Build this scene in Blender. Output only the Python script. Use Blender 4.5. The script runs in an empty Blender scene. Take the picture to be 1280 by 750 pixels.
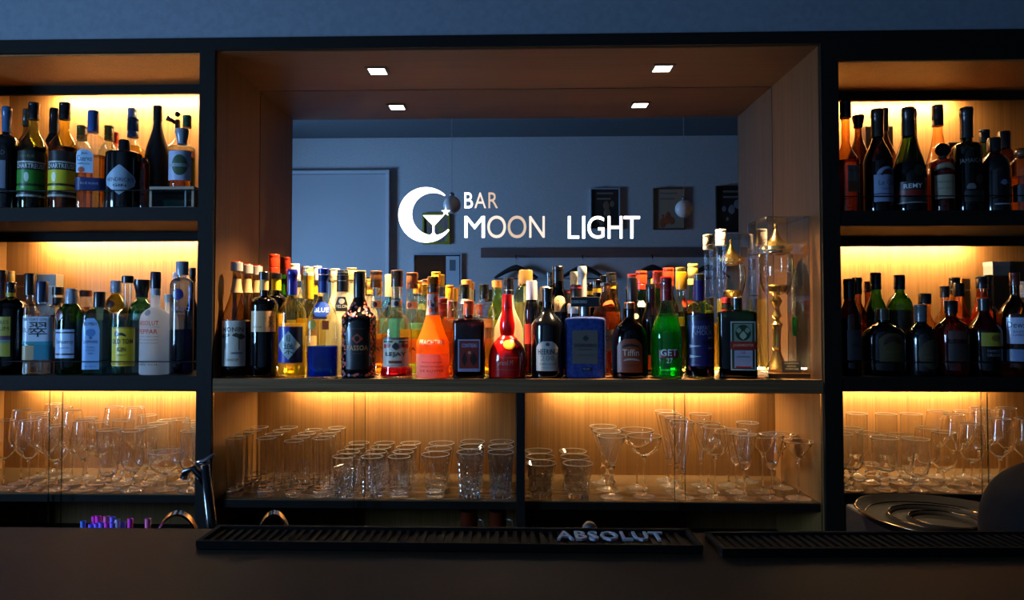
import bpy, bmesh, math, random
from mathutils import Vector, Matrix, Euler
random.seed(7)
C = bpy.context.scene.collection
PI = math.pi
# ------------------------------------------------------------------ camera model
F = 840.0; CAMZ = 1.35
PITCH = math.radians(1.43); YAW = math.radians(1.5)
CX = 638.0 - F*math.tan(YAW)
ROT = Euler((PI/2 + PITCH, 0, YAW), 'XYZ').to_matrix()
def P(px, py, Y):
    d = ROT @ Vector(((px-CX)/F, (375.0-py)/F, -1.0))
    k = Y/d.y
    return Vector((d.x*k, Y, CAMZ + d.z*k))
def PX(px, Y, py=400): return P(px, py, Y).x
def PZ(py, Y, px=640): return P(px, py, Y).z
def S(Y): return Y/F
MY = 2.26                                   # mirror plane
def M(px, py, yr):                          # a point of the room seen in the mirror
    p = P(px, py, 2*MY-yr); return Vector((p.x, yr, p.z))
cd = bpy.data.cameras.new('camera'); cam = bpy.data.objects.new('camera', cd); C.objects.link(cam)
cam.location = (0, 0, CAMZ); cam.rotation_euler = (PI/2+PITCH, 0, YAW)
cd.sensor_width = 36; cd.lens = F/1280*36; cd.shift_x = (640-CX)/1280; cd.clip_start = 0.02
bpy.context.scene.camera = cam

# ------------------------------------------------------------------ materials
def lin(c):
    return tuple((x/12.92 if x <= .04045 else ((x+.055)/1.055)**2.4) for x in (v/255 for v in c))
_m = {}
def newmat(name):
    m = bpy.data.materials.new(name); m.use_nodes = True
    nt = m.node_tree; nt.nodes.clear()
    return m, nt, nt.nodes.new('ShaderNodeOutputMaterial')
def paint(c, rough=.5, metal=0, coat=0, spec=.5):
    """plain surface, colour as sRGB 0-255"""
    k = ('p', tuple(c), rough, metal, coat, spec)
    if k in _m: return _m[k]
    m, nt, out = newmat('paint'); b = nt.nodes.new('ShaderNodeBsdfPrincipled')
    b.inputs['Base Color'].default_value = (*lin(c), 1)
    b.inputs['Roughness'].default_value = rough; b.inputs['Metallic'].default_value = metal
    b.inputs['Coat Weight'].default_value = coat; b.inputs['Coat Roughness'].default_value = .03
    b.inputs['Specular IOR Level'].default_value = spec
    nt.links.new(b.outputs[0], out.inputs[0]); _m[k] = m; return m
def emit(c, s):
    k = ('e', tuple(c), s)
    if k in _m: return _m[k]
    m, nt, out = newmat('light'); e = nt.nodes.new('ShaderNodeEmission')
    e.inputs[0].default_value = (*c, 1); e.inputs[1].default_value = s
    nt.links.new(e.outputs[0], out.inputs[0]); _m[k] = m; return m
def thin(c, power=2.5, rough=.0, base=.05, amt=.85, bump=0):
    """thin-walled glass: clear film that tints, darker where seen edge-on, mirror-like at grazing angles"""
    k = ('t', tuple(c), power, rough, base, amt, bump)
    if k in _m: return _m[k]
    m, nt, out = newmat('thin_glass'); N = nt.nodes; L = nt.links
    lw = N.new('ShaderNodeLayerWeight'); lw.inputs['Blend'].default_value = .5
    def mth(op, a, b):
        n = N.new('ShaderNodeMath'); n.operation = op
        for i, v in enumerate((a, b)):
            if isinstance(v, (int, float)): n.inputs[i].default_value = v
            else: L.new(v, n.inputs[i])
        return n.outputs[0]
    f = lw.outputs['Facing']
    fac = mth('ADD', mth('MULTIPLY', mth('POWER', f, 3.2), amt), base)
    g = mth('ADD', mth('MULTIPLY', mth('POWER', f, 2.0), power), 1.0)
    gm = N.new('ShaderNodeGamma'); gm.inputs[0].default_value = (*c, 1); L.new(g, gm.inputs[1])
    t = N.new('ShaderNodeBsdfTransparent'); L.new(gm.outputs[0], t.inputs[0])
    gl = N.new('ShaderNodeBsdfGlossy'); gl.inputs['Roughness'].default_value = rough
    if bump:
        tx = N.new('ShaderNodeTexNoise'); tx.inputs['Scale'].default_value = 90
        tc = N.new('ShaderNodeTexCoord'); L.new(tc.outputs['Object'], tx.inputs['Vector'])
        bp = N.new('ShaderNodeBump'); bp.inputs['Strength'].default_value = bump; bp.inputs['Distance'].default_value = .004
        L.new(tx.outputs[0], bp.inputs['Height']); L.new(bp.outputs[0], gl.inputs['Normal']); L.new(bp.outputs[0], lw.inputs['Normal'])
    mx = N.new('ShaderNodeMixShader'); L.new(fac, mx.inputs[0]); L.new(t.outputs[0], mx.inputs[1]); L.new(gl.outputs[0], mx.inputs[2])
    L.new(mx.outputs[0], out.inputs[0]); _m[k] = m; return m
def solid(c, ior=1.45, clear=0.0, rough=0.0, glow=0.0):
    """solid glass or liquid; 'clear' share passes straight, 'glow' share scatters (cloudy liquid)"""
    k = ('s', tuple(c), ior, clear, rough, glow)
    if k in _m: return _m[k]
    m, nt, out = newmat('solid_glass'); N = nt.nodes; L = nt.links
    g = N.new('ShaderNodeBsdfGlass'); g.inputs['Color'].default_value = (*c, 1); g.inputs['IOR'].default_value = ior
    g.inputs['Roughness'].default_value = rough
    t = N.new('ShaderNodeBsdfTransparent'); t.inputs[0].default_value = (*c, 1)
    o = g.outputs[0]
    if clear:
        mx = N.new('ShaderNodeMixShader'); mx.inputs[0].default_value = clear
        L.new(g.outputs[0], mx.inputs[1]); L.new(t.outputs[0], mx.inputs[2]); o = mx.outputs[0]
    if glow:
        d = N.new('ShaderNodeBsdfTranslucent'); d.inputs[0].default_value = (*c, 1)
        d2 = N.new('ShaderNodeBsdfDiffuse'); d2.inputs[0].default_value = (*c, 1)
        a = N.new('ShaderNodeMixShader'); a.inputs[0].default_value = .35
        L.new(d.outputs[0], a.inputs[1]); L.new(d2.outputs[0], a.inputs[2])
        b = N.new('ShaderNodeMixShader'); b.inputs[0].default_value = glow
        L.new(o, b.inputs[1]); L.new(a.outputs[0], b.inputs[2]); o = b.outputs[0]
    L.new(o, out.inputs[0]); _m[k] = m; return m
def wood(name, c1, c2, rough=.45, axis='z', scale=1.0):
    if name in _m: return _m[name]
    m, nt, out = newmat(name); N = nt.nodes; L = nt.links
    tc = N.new('ShaderNodeTexCoord'); mp = N.new('ShaderNodeMapping')
    s = {'z': (230, 230, 3.0), 'x': (3.0, 230, 230)}[axis]
    mp.inputs['Scale'].default_value = tuple(v*scale for v in s)
    L.new(tc.outputs['Object'], mp.inputs[0])
    n1 = N.new('ShaderNodeTexNoise'); n1.inputs['Scale'].default_value = 1.0; n1.inputs['Detail'].default_value = 5
    L.new(mp.outputs[0], n1.inputs['Vector'])
    mp2 = N.new('ShaderNodeMapping'); s2 = {'z': (30, 30, .8), 'x': (.8, 30, 30)}[axis]; mp2.inputs['Scale'].default_value = s2
    L.new(tc.outputs['Object'], mp2.inputs[0])
    n2 = N.new('ShaderNodeTexNoise'); n2.inputs['Scale'].default_value = 1.0; L.new(mp2.outputs[0], n2.inputs['Vector'])
    ad = N.new('ShaderNodeMath'); ad.operation = 'MULTIPLY_ADD'; L.new(n2.outputs[0], ad.inputs[0]); ad.inputs[1].default_value = .25
    hm = N.new('ShaderNodeMath'); hm.operation = 'MULTIPLY'; L.new(n1.outputs[0], hm.inputs[0]); hm.inputs[1].default_value = .8
    L.new(hm.outputs[0], ad.inputs[2])
    r = N.new('ShaderNodeValToRGB'); r.color_ramp.elements[0].position = .36; r.color_ramp.elements[1].position = .66
    r.color_ramp.elements[0].color = (*lin(c1), 1); r.color_ramp.elements[1].color = (*lin(c2), 1)
    L.new(ad.outputs[0], r.inputs[0])
    b = N.new('ShaderNodeBsdfPrincipled'); L.new(r.outputs[0], b.inputs['Base Color']); b.inputs['Roughness'].default_value = rough; b.inputs['Specular IOR Level'].default_value = .2 if rough > .7 else .35
    L.new(b.outputs[0], out.inputs[0]); _m[name] = m; return m
def noisy(name, c1, c2, scale, rough=.6, bump=0):
    if name in _m: return _m[name]
    m, nt, out = newmat(name); N = nt.nodes; L = nt.links
    tc = N.new('ShaderNodeTexCoord'); n = N.new('ShaderNodeTexNoise'); n.inputs['Scale'].default_value = scale; n.inputs['Detail'].default_value = 4
    L.new(tc.outputs['Object'], n.inputs['Vector'])
    r = N.new('ShaderNodeValToRGB'); r.color_ramp.elements[0].position = .35; r.color_ramp.elements[1].position = .65
    r.color_ramp.elements[0].color = (*lin(c1), 1); r.color_ramp.elements[1].color = (*lin(c2), 1); L.new(n.outputs[0], r.inputs[0])
    b = N.new('ShaderNodeBsdfPrincipled'); L.new(r.outputs[0], b.inputs['Base Color']); b.inputs['Roughness'].default_value = rough; b.inputs['Specular IOR Level'].default_value = .2
    if bump:
        bp = N.new('ShaderNodeBump'); bp.inputs['Strength'].default_value = bump; bp.inputs['Distance'].default_value = .002
        L.new(n.outputs[0], bp.inputs['Height']); L.new(bp.outputs[0], b.inputs['Normal'])
    L.new(b.outputs[0], out.inputs[0]); _m[name] = m; return m

WOODB = wood('panel_wood', (124, 86, 44), (148, 105, 56), .5)
WOODD = wood('shaded_wood', (14, 10, 7), (19, 14, 9), .75)  # panel wood darkened as if unlit: shade put into the colour
WOODDX = wood('shaded_wood_long', (14, 10, 7), (19, 14, 9), .75, 'x')
WOODN = wood('shaded_niche_wood', (84, 54, 28), (104, 70, 38), .5)  # panel wood darkened to dim the niche, shade held in the colour
WOODNX = wood('shaded_niche_wood_long', (70, 44, 22), (86, 56, 30), .5, 'x')
CHROME = paint((205, 208, 212), .12, 1); STEEL = paint((150, 152, 156), .28, 1)
BLACK = paint((10, 10, 11), .25, 0, .3); BLACKM = paint((12, 12, 13), .6)
GOLD = paint((226, 178, 86), .22, 1)

# ------------------------------------------------------------------ objects
def tag(o, label, cat, group=None, kind=None):
    if label: o['label'] = label
    if cat: o['category'] = cat
    if group: o['group'] = group
    if kind: o['kind'] = kind
    return o
def empty(name, loc, rz=0):
    o = bpy.data.objects.new(name, None); C.objects.link(o); o.location = loc; o.rotation_euler = (0, 0, rz)
    o.empty_display_size = .02; return o
def mk(name, verts, faces, mat, parent=None, smooth=False, mats=None, fm=None):
    me = bpy.data.meshes.new(name); me.from_pydata([tuple(v) for v in verts], [], faces); me.update()
    for mm in (mats or [mat]): me.materials.append(mm)
    if fm: me.polygons.foreach_set('material_index', fm)
    if smooth: me.polygons.foreach_set('use_smooth', [True]*len(me.polygons))
    o = bpy.data.objects.new(name, me); C.objects.link(o)
    if parent: o.parent = parent
    return o
class MB:
    """collects shapes into one mesh"""
    def __init__(s): s.v = []; s.f = []
    def add(s, v, f):
        b = len(s.v); s.v += [Vector(x) for x in v]; s.f += [tuple(i+b for i in q) for q in f]; return s
    def box(s, x0, x1, y0, y1, z0, z1, mat=None, bev=0):
        if bev:
            b = bev
            bm = bmesh.new(); bmesh.ops.create_cube(bm, size=1)
            for v in bm.verts:
                v.co = Vector((x0+(v.co.x+.5)*(x1-x0), y0+(v.co.y+.5)*(y1-y0), z0+(v.co.z+.5)*(z1-z0)))
            bmesh.ops.bevel(bm, geom=bm.edges[:], offset=b, segments=2, affect='EDGES', profile=.5)
            bm.verts.index_update()
            vs = [v.co.copy() for v in bm.verts]; fs = [tuple(v.index for v in f.verts) for f in bm.faces]; bm.free()
        else:
            vs = [Vector(p) for p in ((x0,y0,z0),(x1,y0,z0),(x1,y1,z0),(x0,y1,z0),(x0,y0,z1),(x1,y0,z1),(x1,y1,z1),(x0,y1,z1))]
            fs = [(0,3,2,1),(4,5,6,7),(0,1,5,4),(1,2,6,5),(2,3,7,6),(3,0,4,7)]
        if mat: vs = [mat @ v for v in vs]
        return s.add(vs, fs)
    def tube(s, pts, r, seg=10, cap=True):
        pts = [Vector(p) for p in pts]; n = len(pts); rr = r if isinstance(r, (list, tuple)) else [r]*n
        vs = []; up = None
        for i, p in enumerate(pts):
            t = (pts[min(i+1, n-1)]-pts[max(i-1, 0)]).normalized()
            if up is None:
                up = t.orthogonal().normalized()
            up = (up - t*up.dot(t)).normalized(); w = t.cross(up)
            for k in range(seg):
                a = 2*PI*k/seg; vs.append(p + (up*math.cos(a)+w*math.sin(a))*rr[i])
        fs = [(i*seg+k, i*seg+(k+1) % seg, (i+1)*seg+(k+1) % seg, (i+1)*seg+k) for i in range(n-1) for k in range(seg)]
        if cap: fs += [tuple(range(seg))[::-1], tuple((n-1)*seg+k for k in range(seg))]
        return s.add(vs, fs)
    def lathe(s, prof, seg=32, c=(0, 0, 0), cap=False, close=False):
        """prof: list of (r, z)"""
        n = len(prof); vs = []; c = Vector(c)
        for r, z in prof:
            for k in range(seg):
                a = 2*PI*k/seg; vs.append(c+Vector((r*math.cos(a), r*math.sin(a), z)))
        m = n if close else n-1
        fs = [(i*seg+k, i*seg+(k+1) % seg, ((i+1) % n)*seg+(k+1) % seg, ((i+1) % n)*seg+k) for i in range(m) for k in range(seg)]
        if cap: fs += [tuple(range(seg))[::-1], tuple((n-1)*seg+k for k in range(seg))]
        return s.add(vs, fs)
    def build(s, name, mat, parent=None, smooth=False): return mk(name, s.v, s.f, mat, parent, smooth)
def auto(o, deg=40):
    me = o.data
    me.polygons.foreach_set('use_smooth', [True]*len(me.polygons)); me.set_sharp_from_angle(angle=math.radians(deg)); return o
def copy_tree(o, parent=None):
    c = o.copy(); C.objects.link(c); c.parent = parent
    for ch in list(o.children): copy_tree(ch, c)
    return c
_txt = {}
def text2d(s, res=2):
    """unit text: vertices scaled to a 1x1 box centred at the origin"""
    if s in _txt: return _txt[s]
    cu = bpy.data.curves.new('t', 'FONT'); cu.body = s.lstrip('*'); cu.resolution_u = res; cu.offset = .016 if s[0] == '*' else 0; cu.space_character = 1.08 if s[0] == '*' else 1; cu.align_x = 'CENTER'
    o = bpy.data.objects.new('t', cu); C.objects.link(o)
    bpy.context.view_layer.update()
    me = o.evaluated_get(bpy.context.evaluated_depsgraph_get()).to_mesh()
    vs = [Vector((v.co.x, v.co.y)) for v in me.vertices]; fs = [tuple(p.vertices) for p in me.polygons]
    o.evaluated_get(bpy.context.evaluated_depsgraph_get()).to_mesh_clear()
    bpy.data.objects.remove(o); bpy.data.curves.remove(cu)
    if vs:
        x0 = min(v.x for v in vs); x1 = max(v.x for v in vs); y0 = min(v.y for v in vs); y1 = max(v.y for v in vs)
        vs = [Vector(((v.x-(x0+x1)/2)/(x1-x0+1e-9), (v.y-(y0+y1)/2)/(y1-y0+1e-9))) for v in vs]
    _txt[s] = (vs, fs); return _txt[s]
def shape2d(kind, k=20):
    """outline in a unit box"""
    if kind == 'circle': return [(.5*math.cos(2*PI*i/k), .5*math.sin(2*PI*i/k)) for i in range(k)]
    if kind == 'diamond': o = [(.5, 0), (0, .5), (-.5, 0), (0, -.5)]
    elif kind == 'hex': o = [(.28, .5), (-.28, .5), (-.5, -.1), (-.42, -.5), (.42, -.5), (.5, -.1)]
    elif kind == 'arch': o = [(.5, -.5), (.5, .28), (.38, .42), (.2, .5), (-.2, .5), (-.38, .42), (-.5, .28), (-.5, -.5)]
    elif kind == 'tri': o = [(-.5, .5), (-.5, -.5), (.5, .1)]
    elif kind == 'dome': return [(.5, -.5)]+[(.5*math.cos(PI*i/k), -.5+math.sin(PI*i/k)) for i in range(1, k)]+[(-.5, -.5)]
    elif kind == 'kite': o = [(.5, 0), (.46, .12), (.06, .47), (0, .5), (-.06, .47), (-.46, .12), (-.5, 0), (-.46, -.18), (-.12, -.4), (0, -.5), (.12, -.4), (.46, -.18)]
    else: o = [(.5, -.5), (.5, .5), (-.5, .5), (-.5, -.5)]
    r = []
    for i in range(len(o)):
        a, b = o[i], o[(i+1) % len(o)]; q = max(1, int(math.hypot(a[0]-b[0], a[1]-b[1])/.07))
        for j in range(q): t = j/q; r.append((a[0]*(1-t)+b[0]*t, a[1]*(1-t)+b[1]*t))
    return r
# ================================================================== ROOM
ZC = 2.84; XL, XR, YB, YW = -2.55, 2.45, -1.02, 1.925
wallm = noisy('wall_paint', (176, 180, 186), (184, 188, 194), 60, .75)
ceilm = noisy('ceiling_paint', (92, 96, 102), (98, 102, 108), 60, .8)
def struct(o, label=None): o['kind'] = 'structure'; return o
struct(MB().box(XL-.1, XR+.1, YB-.1, MY+.25, -.1, 0).build('floor', noisy('floor_tile', (38, 32, 28), (52, 44, 38), 8, .4)))
struct(MB().box(XL-.1, XR+.1, YB-.1, MY+.25, ZC, ZC+.1).build('ceiling', ceilm))
struct(MB().box(XL-.1, XR+.1, YB-.1, YB, 0, ZC).build('wall_back', wallm))
struct(MB().box(XR, XR+.1, YB, MY+.2, 0, ZC).build('wall_right', noisy('dark_wall_paint', (52, 44, 40), (60, 51, 46), 40, .8)))
struct(MB().box(XL-.1, XR+.1, MY+.1, MY+.2, 0, ZC).build('wall_front', wallm))
# left wall with a window opening
WY0, WY1, WZ0, WZ1 = .10, .85, .85, 2.25
w = MB().box(XL-.1, XL, YB, WY0, 0, ZC).box(XL-.1, XL, WY1, MY+.2, 0, ZC).box(XL-.1, XL, WY0, WY1, 0, WZ0).box(XL-.1, XL, WY0, WY1, WZ1, ZC)
struct(w.build('wall_left', wallm))
wf = MB()
for a in (WY0, (WY0+WY1)/2-.02, WY1-.04): wf.box(XL-.08, XL-.03, a, a+.04, WZ0, WZ1)
for a in (WZ0, WZ1-.04): wf.box(XL-.08, XL-.03, WY0, WY1, a, a+.04)
wo = struct(wf.build('window_1', paint((200, 200, 200), .4)))
mk('window_glass', [(XL-.055, WY0, WZ0), (XL-.055, WY1, WZ0), (XL-.055, WY1, WZ1), (XL-.055, WY0, WZ1)], [(0, 1, 2, 3)], thin((.97, .98, .98)), wo)
# wall above the cabinet (bulkhead)
ZTOP = PZ(43, 1.91)
struct(MB().box(XL, XR, YW, MY+.1, ZTOP+.001, ZC).build('wall_bulkhead', noisy('bulkhead_paint', (116, 124, 134), (124, 132, 142), 60, .85)))
# ------------------------------------------------------------------ the back bar cabinet
YF = 1.91; YBK = MY
XA, XB = PX(265, YF), PX(1030, YF)              # niche inner faces
PA, PB = PX(246, YF), PX(1052, YF)              # outer faces of the two posts
OA, OB = -1.73, 1.76                            # inner faces of outer side panels
ZN = PZ(58, YF)                                 # niche ceiling
ZLT, ZRT = PZ(65, YF, 130), PZ(73, YF, 1160)    # upper underside of side bays
ZN_ = PZ(482, YF)
cab = empty('back_bar_cabinet', (0, YF, 0))
tag(cab, 'wide wooden back bar cabinet with lit shelves behind the counter', 'cabinet')
cab_off = Vector((0, -YF, 0))
def cb(name, mat, *boxes):
    m = MB()
    for b in boxes: m.box(*b)
    m.v = [v+cab_off for v in m.v]
    return m.build(name, mat, cab)
cb('top_board', WOODDX, (OA-.04, OB+.04, YF, YBK, ZN, ZTOP))
cb('post', WOODD, (PA, XA, YF, YBK, 0, ZN))
cb('post', WOODD, (XB, PB, YF, YBK, 0, ZN))
# inner veneer faces (wood lining of the niche and bays)
cb('compartment_lining', WOODB, (XA, XA+.003, YF+.012, YBK-.002, 0, ZN_))
cb('compartment_lining', WOODB, (XB-.003, XB, YF+.012, YBK-.002, 0, ZN_))
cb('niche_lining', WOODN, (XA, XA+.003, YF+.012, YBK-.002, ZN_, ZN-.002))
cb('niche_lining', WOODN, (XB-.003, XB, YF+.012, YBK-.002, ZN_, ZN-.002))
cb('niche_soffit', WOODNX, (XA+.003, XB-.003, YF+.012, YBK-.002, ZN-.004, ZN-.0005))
cb('side_panel', WOODB, (OA-.04, OA, YF, YBK, 0, ZN))
cb('side_panel', WOODB, (OB, OB+.04, YF, YBK, 0, ZN))
cb('head_rail', WOODDX, (OA, PA, YF, YBK-.1, ZLT, ZN)); cb('head_rail', WOODDX, (PB, OB, YF, YBK-.1, ZRT, ZN))
cb('back_panel', WOODB, (OA, PA, YBK, YBK+.012, 0, ZN)); cb('back_panel', WOODB, (PB, OB, YBK, YBK+.012, 0, ZN))
cb('soffit_lining', WOODB, (OA, PA, YF+.012, YBK, ZLT-.004, ZLT-.0005)); cb('soffit_lining', WOODB, (PB, OB, YF+.012, YBK, ZRT-.004, ZRT-.0005))
# shelves: (x0,x1,ztop_px,zbot_px,px)
def zz(py, px): return PZ(py, YF, px)
ZL1, ZL1b = zz(259, 130), zz(276, 130); ZL2, ZL2b = zz(470, 130), zz(489, 130)
ZR1, ZR1b = zz(263, 1160), zz(282, 1160); ZR2, ZR2b = zz(472, 1160), zz(490, 1160)
ZC2, ZC2b = zz(474, 640), zz(491, 640)
YG = 1.938
ZG = PZ(626, YG, 640); ZLG = PZ(617, YG, 120); ZRG = PZ(617, YG, 1160)
cb('shelf', WOODDX, (OA, PA, YF+.002, YBK, ZL1b, ZL1)); cb('shelf', WOODDX, (OA, PA, YF+.002, YBK, ZL2b, ZL2))
cb('shelf', WOODDX, (PB, OB, YF+.002, YBK, ZR1b, ZR1)); cb('shelf', WOODDX, (PB, OB, YF+.002, YBK, ZR2b, ZR2))
cb('shelf', wood('centre_shelf_wood', (86, 62, 40), (120, 92, 62), .25, 'x'), (XA+.003, XB-.003, YF+.002, YBK+.012, ZC2b, ZC2))
GSH = wood('glass_shelf_wood', (88, 70, 46), (110, 88, 60), .25, 'x')
cb('glass_shelf', GSH, (OA, PA, YG, YBK, ZLG-.022, ZLG)); cb('glass_shelf', GSH, (PB, OB, YG, YBK, ZRG-.022, ZRG))
XD0, XD1 = PX(645.5, YF), PX(656, YF)
cb('glass_shelf', GSH, (XA+.003, XD0, YG, YBK, ZG-.022, ZG)); cb('glass_shelf', GSH, (XD1, XB-.003, YG, YBK, ZG-.022, ZG))
for a, b, z in ((OA, PA, ZLG), (XA+.003, XD0, ZG), (XD1, XB-.003, ZG), (PB, OB, ZRG)):
    cb('shelf_nosing', WOODDX, (a, b, YG-.002, YG-.0003, z-.024, z-.003))
    cb('bottom_board', WOODDX, (a, b, YG, YBK, .62, .65))
    cb('plinth', WOODDX, (a, b, YG+.02, YG+.04, 0, .62))
cb('divider', WOODD, (XD0, XD1, YF, YBK, 0, ZC2b))
cb('back_panel', WOODB, (XA, XB, YBK, YBK+.012, 0, ZC2b))
cb('upper_backing', BLACKM, (XA, XB, YBK+.004, YBK+.012, ZC2b, ZN))
# baffles that hide the light strips
for a, b, z in ((OA, PA, ZLT-.004), (OA, PA, ZL1b), (PB, OB, ZRT-.004), (PB, OB, ZR1b)):
    cb('light_baffle', WOODDX, (a, b, YBK-.085, YBK-.075, z-.03, z))
# LED strips
LEDS = 250
def led(x0, x1, z, where, s=1.0, tilt=30):
    y = YBK-(.045 if tilt > 10 else .034)
    r = empty('led_strip', ((x0+x1)/2, y, z-.0006))
    tag(r, 'warm white light strip %s' % where, 'light strip', 'warm light strips hidden under the shelves')
    h = (x1-x0)/2
    MB().box(-h, h, -.009, .009, -.006, 0).build('channel', STEEL, r)
    a = math.radians(tilt)
    rt = Matrix.Rotation(a, 3, 'X')
    vs = [rt @ Vector(p) + Vector((0, 0, -.012)) for p in ((-h, -.006, 0), (h, -.006, 0), (h, .006, 0), (-h, .006, 0))]
    vs += [v+rt @ Vector((0, 0, .003)) for v in vs]
    e = emit((1.0, .69, .36), LEDS*s)
    mk('diffuser', vs, [(0, 3, 2, 1), (4, 5, 6, 7), (0, 1, 5, 4), (1, 2, 6, 5), (2, 3, 7, 6), (3, 0, 4, 7)], e, r,
       mats=[e, STEEL], fm=[0, 1, 1, 1, 1, 1])
led(-1.56, PA-.02, ZLT-.004, 'above the upper left bottles', 1.7)
led(-1.60, PA-.02, ZL1b, 'above the middle left bottles', 1.2)
led(-1.62, PA-.02, ZL2b, 'above the left stemware', .85, 8)
led(PB+.02, 1.47, ZRT-.004, 'above the upper right bottles', 1.6)
led(PB+.02, 1.52, ZR1b, 'above the middle right bottles', 1.15)
led(PB+.02, 1.55, ZR2b, 'above the right goblets', .9, 8)
led(-.72, -.13, ZC2b, 'above the tumblers', .72, 8)
led(.13, .78, ZC2b, 'above the centre stemware', .78, 8)
# low strip at the foot of the mirror
r = empty('led_strip', ((XA+XB)/2, 2.246, ZC2+.0004)); tag(r, 'low warm white light strip at the foot of the mirror behind the bottles', 'light strip', 'warm light strips hidden under the shelves')
h = (XB-XA)/2-.03
MB().box(-h, h, -.006, .006, 0, .004).build('channel', STEEL, r)
MB().box(-h, h, -.004, .004, .004, .007).build('diffuser', emit((1, .78, .45), 95), r)
# mirror
mm, nt, out = newmat('mirror_glass'); g = nt.nodes.new('ShaderNodeBsdfGlossy'); g.inputs['Roughness'].default_value = 0
g.inputs['Color'].default_value = (.80, .84, .86, 1); nt.links.new(g.outputs[0], out.inputs[0])
o = MB().box(XA+.004, XB-.004, YBK-.001, YBK+.003, ZC2+.001, ZN-.005).build('mirror', mm)
tag(o, 'large mirror at the back of the centre niche reflecting the blue room', 'mirror')
# lit sign on the mirror
YS = MY-.004
sg = empty('bar_sign', (PX(640, YS), YS, PZ(300, YS))); so = Vector(sg.location)
tag(sg, 'backlit white sign with crescent moon and cocktail glass on the mirror', 'sign')
WHT = emit((1, .96, .9), 3.2); CRM = emit((1, .74, .55), .75); CRM2 = emit((1, .82, .68), 1.1)
def s_pt(px, py, dy=0): return P(px, py, YS) - so + Vector((0, dy, 0))
def flat(name, pts, mat, th=.0015, parent=sg):
    n = len(pts); v = [s_pt(*p) for p in pts]+[s_pt(*p, th) for p in pts]
    f = [tuple(range(n)), tuple(range(n, 2*n))[::-1]]+[(i, (i+1) % n, n+(i+1) % n, n+i) for i in range(n)]
    return mk(name, v, f, mat, parent)
def arc(cx, cy, r, a0, a1, n): return [(cx+r*math.cos(a0+(a1-a0)*i/n), cy+r*math.sin(a0+(a1-a0)*i/n)) for i in range(n+1)]
ta, tb = math.atan2(287-268.5, 561-532.5), math.atan2(244.6-268.5, 555.5-532.5)
ia, ib = math.atan2(287-267.4, 561-541.4), math.atan2(244.6-267.4, 555.5-541.4)
outer = arc(532.5, 268.5, 34.6, ta, tb+2*PI, 48); inner = arc(541.4, 267.4, 26.6, ib+2*PI, ia, 48)
mv = outer+inner; n = len(outer)
vv = [s_pt(*p) for p in mv]+[s_pt(*p, .0015) for p in mv]
ff = []
for i in range(n-1):
    j = len(mv)-1-i
    ff += [(i, i+1, j-1, j), (len(mv)+i, len(mv)+j, len(mv)+j-1, len(mv)+i+1)]
mk('crescent', vv, ff, WHT, sg)
flat('cocktail_emblem', [(528.5, 269), (554.8, 269), (542.8, 281.8), (542.8, 290.5), (546, 294), (537.6, 294), (540.7, 290.5), (540.7, 281.8)], WHT)
st = []
for i in range(10):
    a = -PI/2+i*PI/5; r = 5.6 if i % 2 == 0 else 2.3; st.append((557+r*math.cos(a), 264.7+r*math.sin(a)))
flat('star', st, WHT)
def sign_text(s, x0, x1, y0, y1, mat):
    vs, fs = text2d(s, 6)
    v = [s_pt((x0+x1)/2+p.x*(x1-x0), (y0+y1)/2-p.y*(y1-y0)) for p in vs]
    o = mk('letter', v, fs, mat, sg)
    md = o.modifiers.new('solidify', 'SOLIDIFY'); md.thickness = .001; return o
sign_text('B', 580.5, 591, 240.5, 260, WHT); sign_text('A', 593, 607.5, 240.5, 260, CRM2); sign_text('R', 610.5, 622.5, 240.5, 260, CRM)
sign_text('M', 580.5, 606, 270, 297, WHT); sign_text('O', 609, 632.5, 269.5, 297.5, CRM2); sign_text('O', 634.5, 658, 269.5, 297.5, CRM)
sign_text('N', 661.5, 681, 270, 297, CRM2)
for s, a, b in (('L', 710, 724), ('I', 728, 731.5), ('G', 734.5, 755.5), ('H', 760, 778), ('T', 780, 800)):
    sign_text(s, a, b, 270, 298, WHT)
# downlights
DOWN = 300
def downlight(px, py, where):
    p = P(px, py, 2.078); x, y, z = p.x, p.y, ZN-.004
    r = empty('downlight', (x, y, z)); tag(r, 'small square recessed downlight in the niche ceiling, %s' % where, 'downlight', 'niche downlights')
    m = MB()
    for a, b, c, d in ((-.034, .034, -.034, -.026), (-.034, .034, .026, .034), (-.034, -.026, -.026, .026), (.026, .034, -.026, .026)): m.box(a, b, c, d, -.004, 0)
    m.build('bezel', paint((60, 48, 38), .5), r)
    MB().box(-.026, .026, -.026, .026, -.0025, -.001).build('lens', emit((1, .9, .78), 14), r)
    l = bpy.data.lights.new('downlight_beam', 'SPOT'); l.energy = DOWN; l.color = (1, .68, .36); l.spot_size = math.radians(84); l.spot_blend = .8
    l.shadow_soft_size = .018
    lo = bpy.data.objects.new('downlight_beam', l); C.objects.link(lo); lo.parent = r; lo.location = (0, 0, -.012)
downlight(472, 87, 'left one, over the blue liquid bottle'); downlight(828, 90, 'right one, over the green mint bottle')
# guard rails
for a, b, py, px, w_ in ((OA, PA, 238, 130, 'in front of the upper left bottles'), (OA, PA, 452, 130, 'in front of the middle left bottles'),
                      (PB, OB, 245, 1160, 'in front of the upper right bottles'), (PB, OB, 453, 1160, 'in front of the middle right bottles')):
    z = PZ(py, 1.92, px)
    o = MB().tube([(a+.001, 1.92, z), (b-.001, 1.92, z)], .0016, 8).build('guard_rail', BLACK)
    tag(o, 'thin black guard rail %s' % w_, 'rail', 'thin guard rails')
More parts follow.
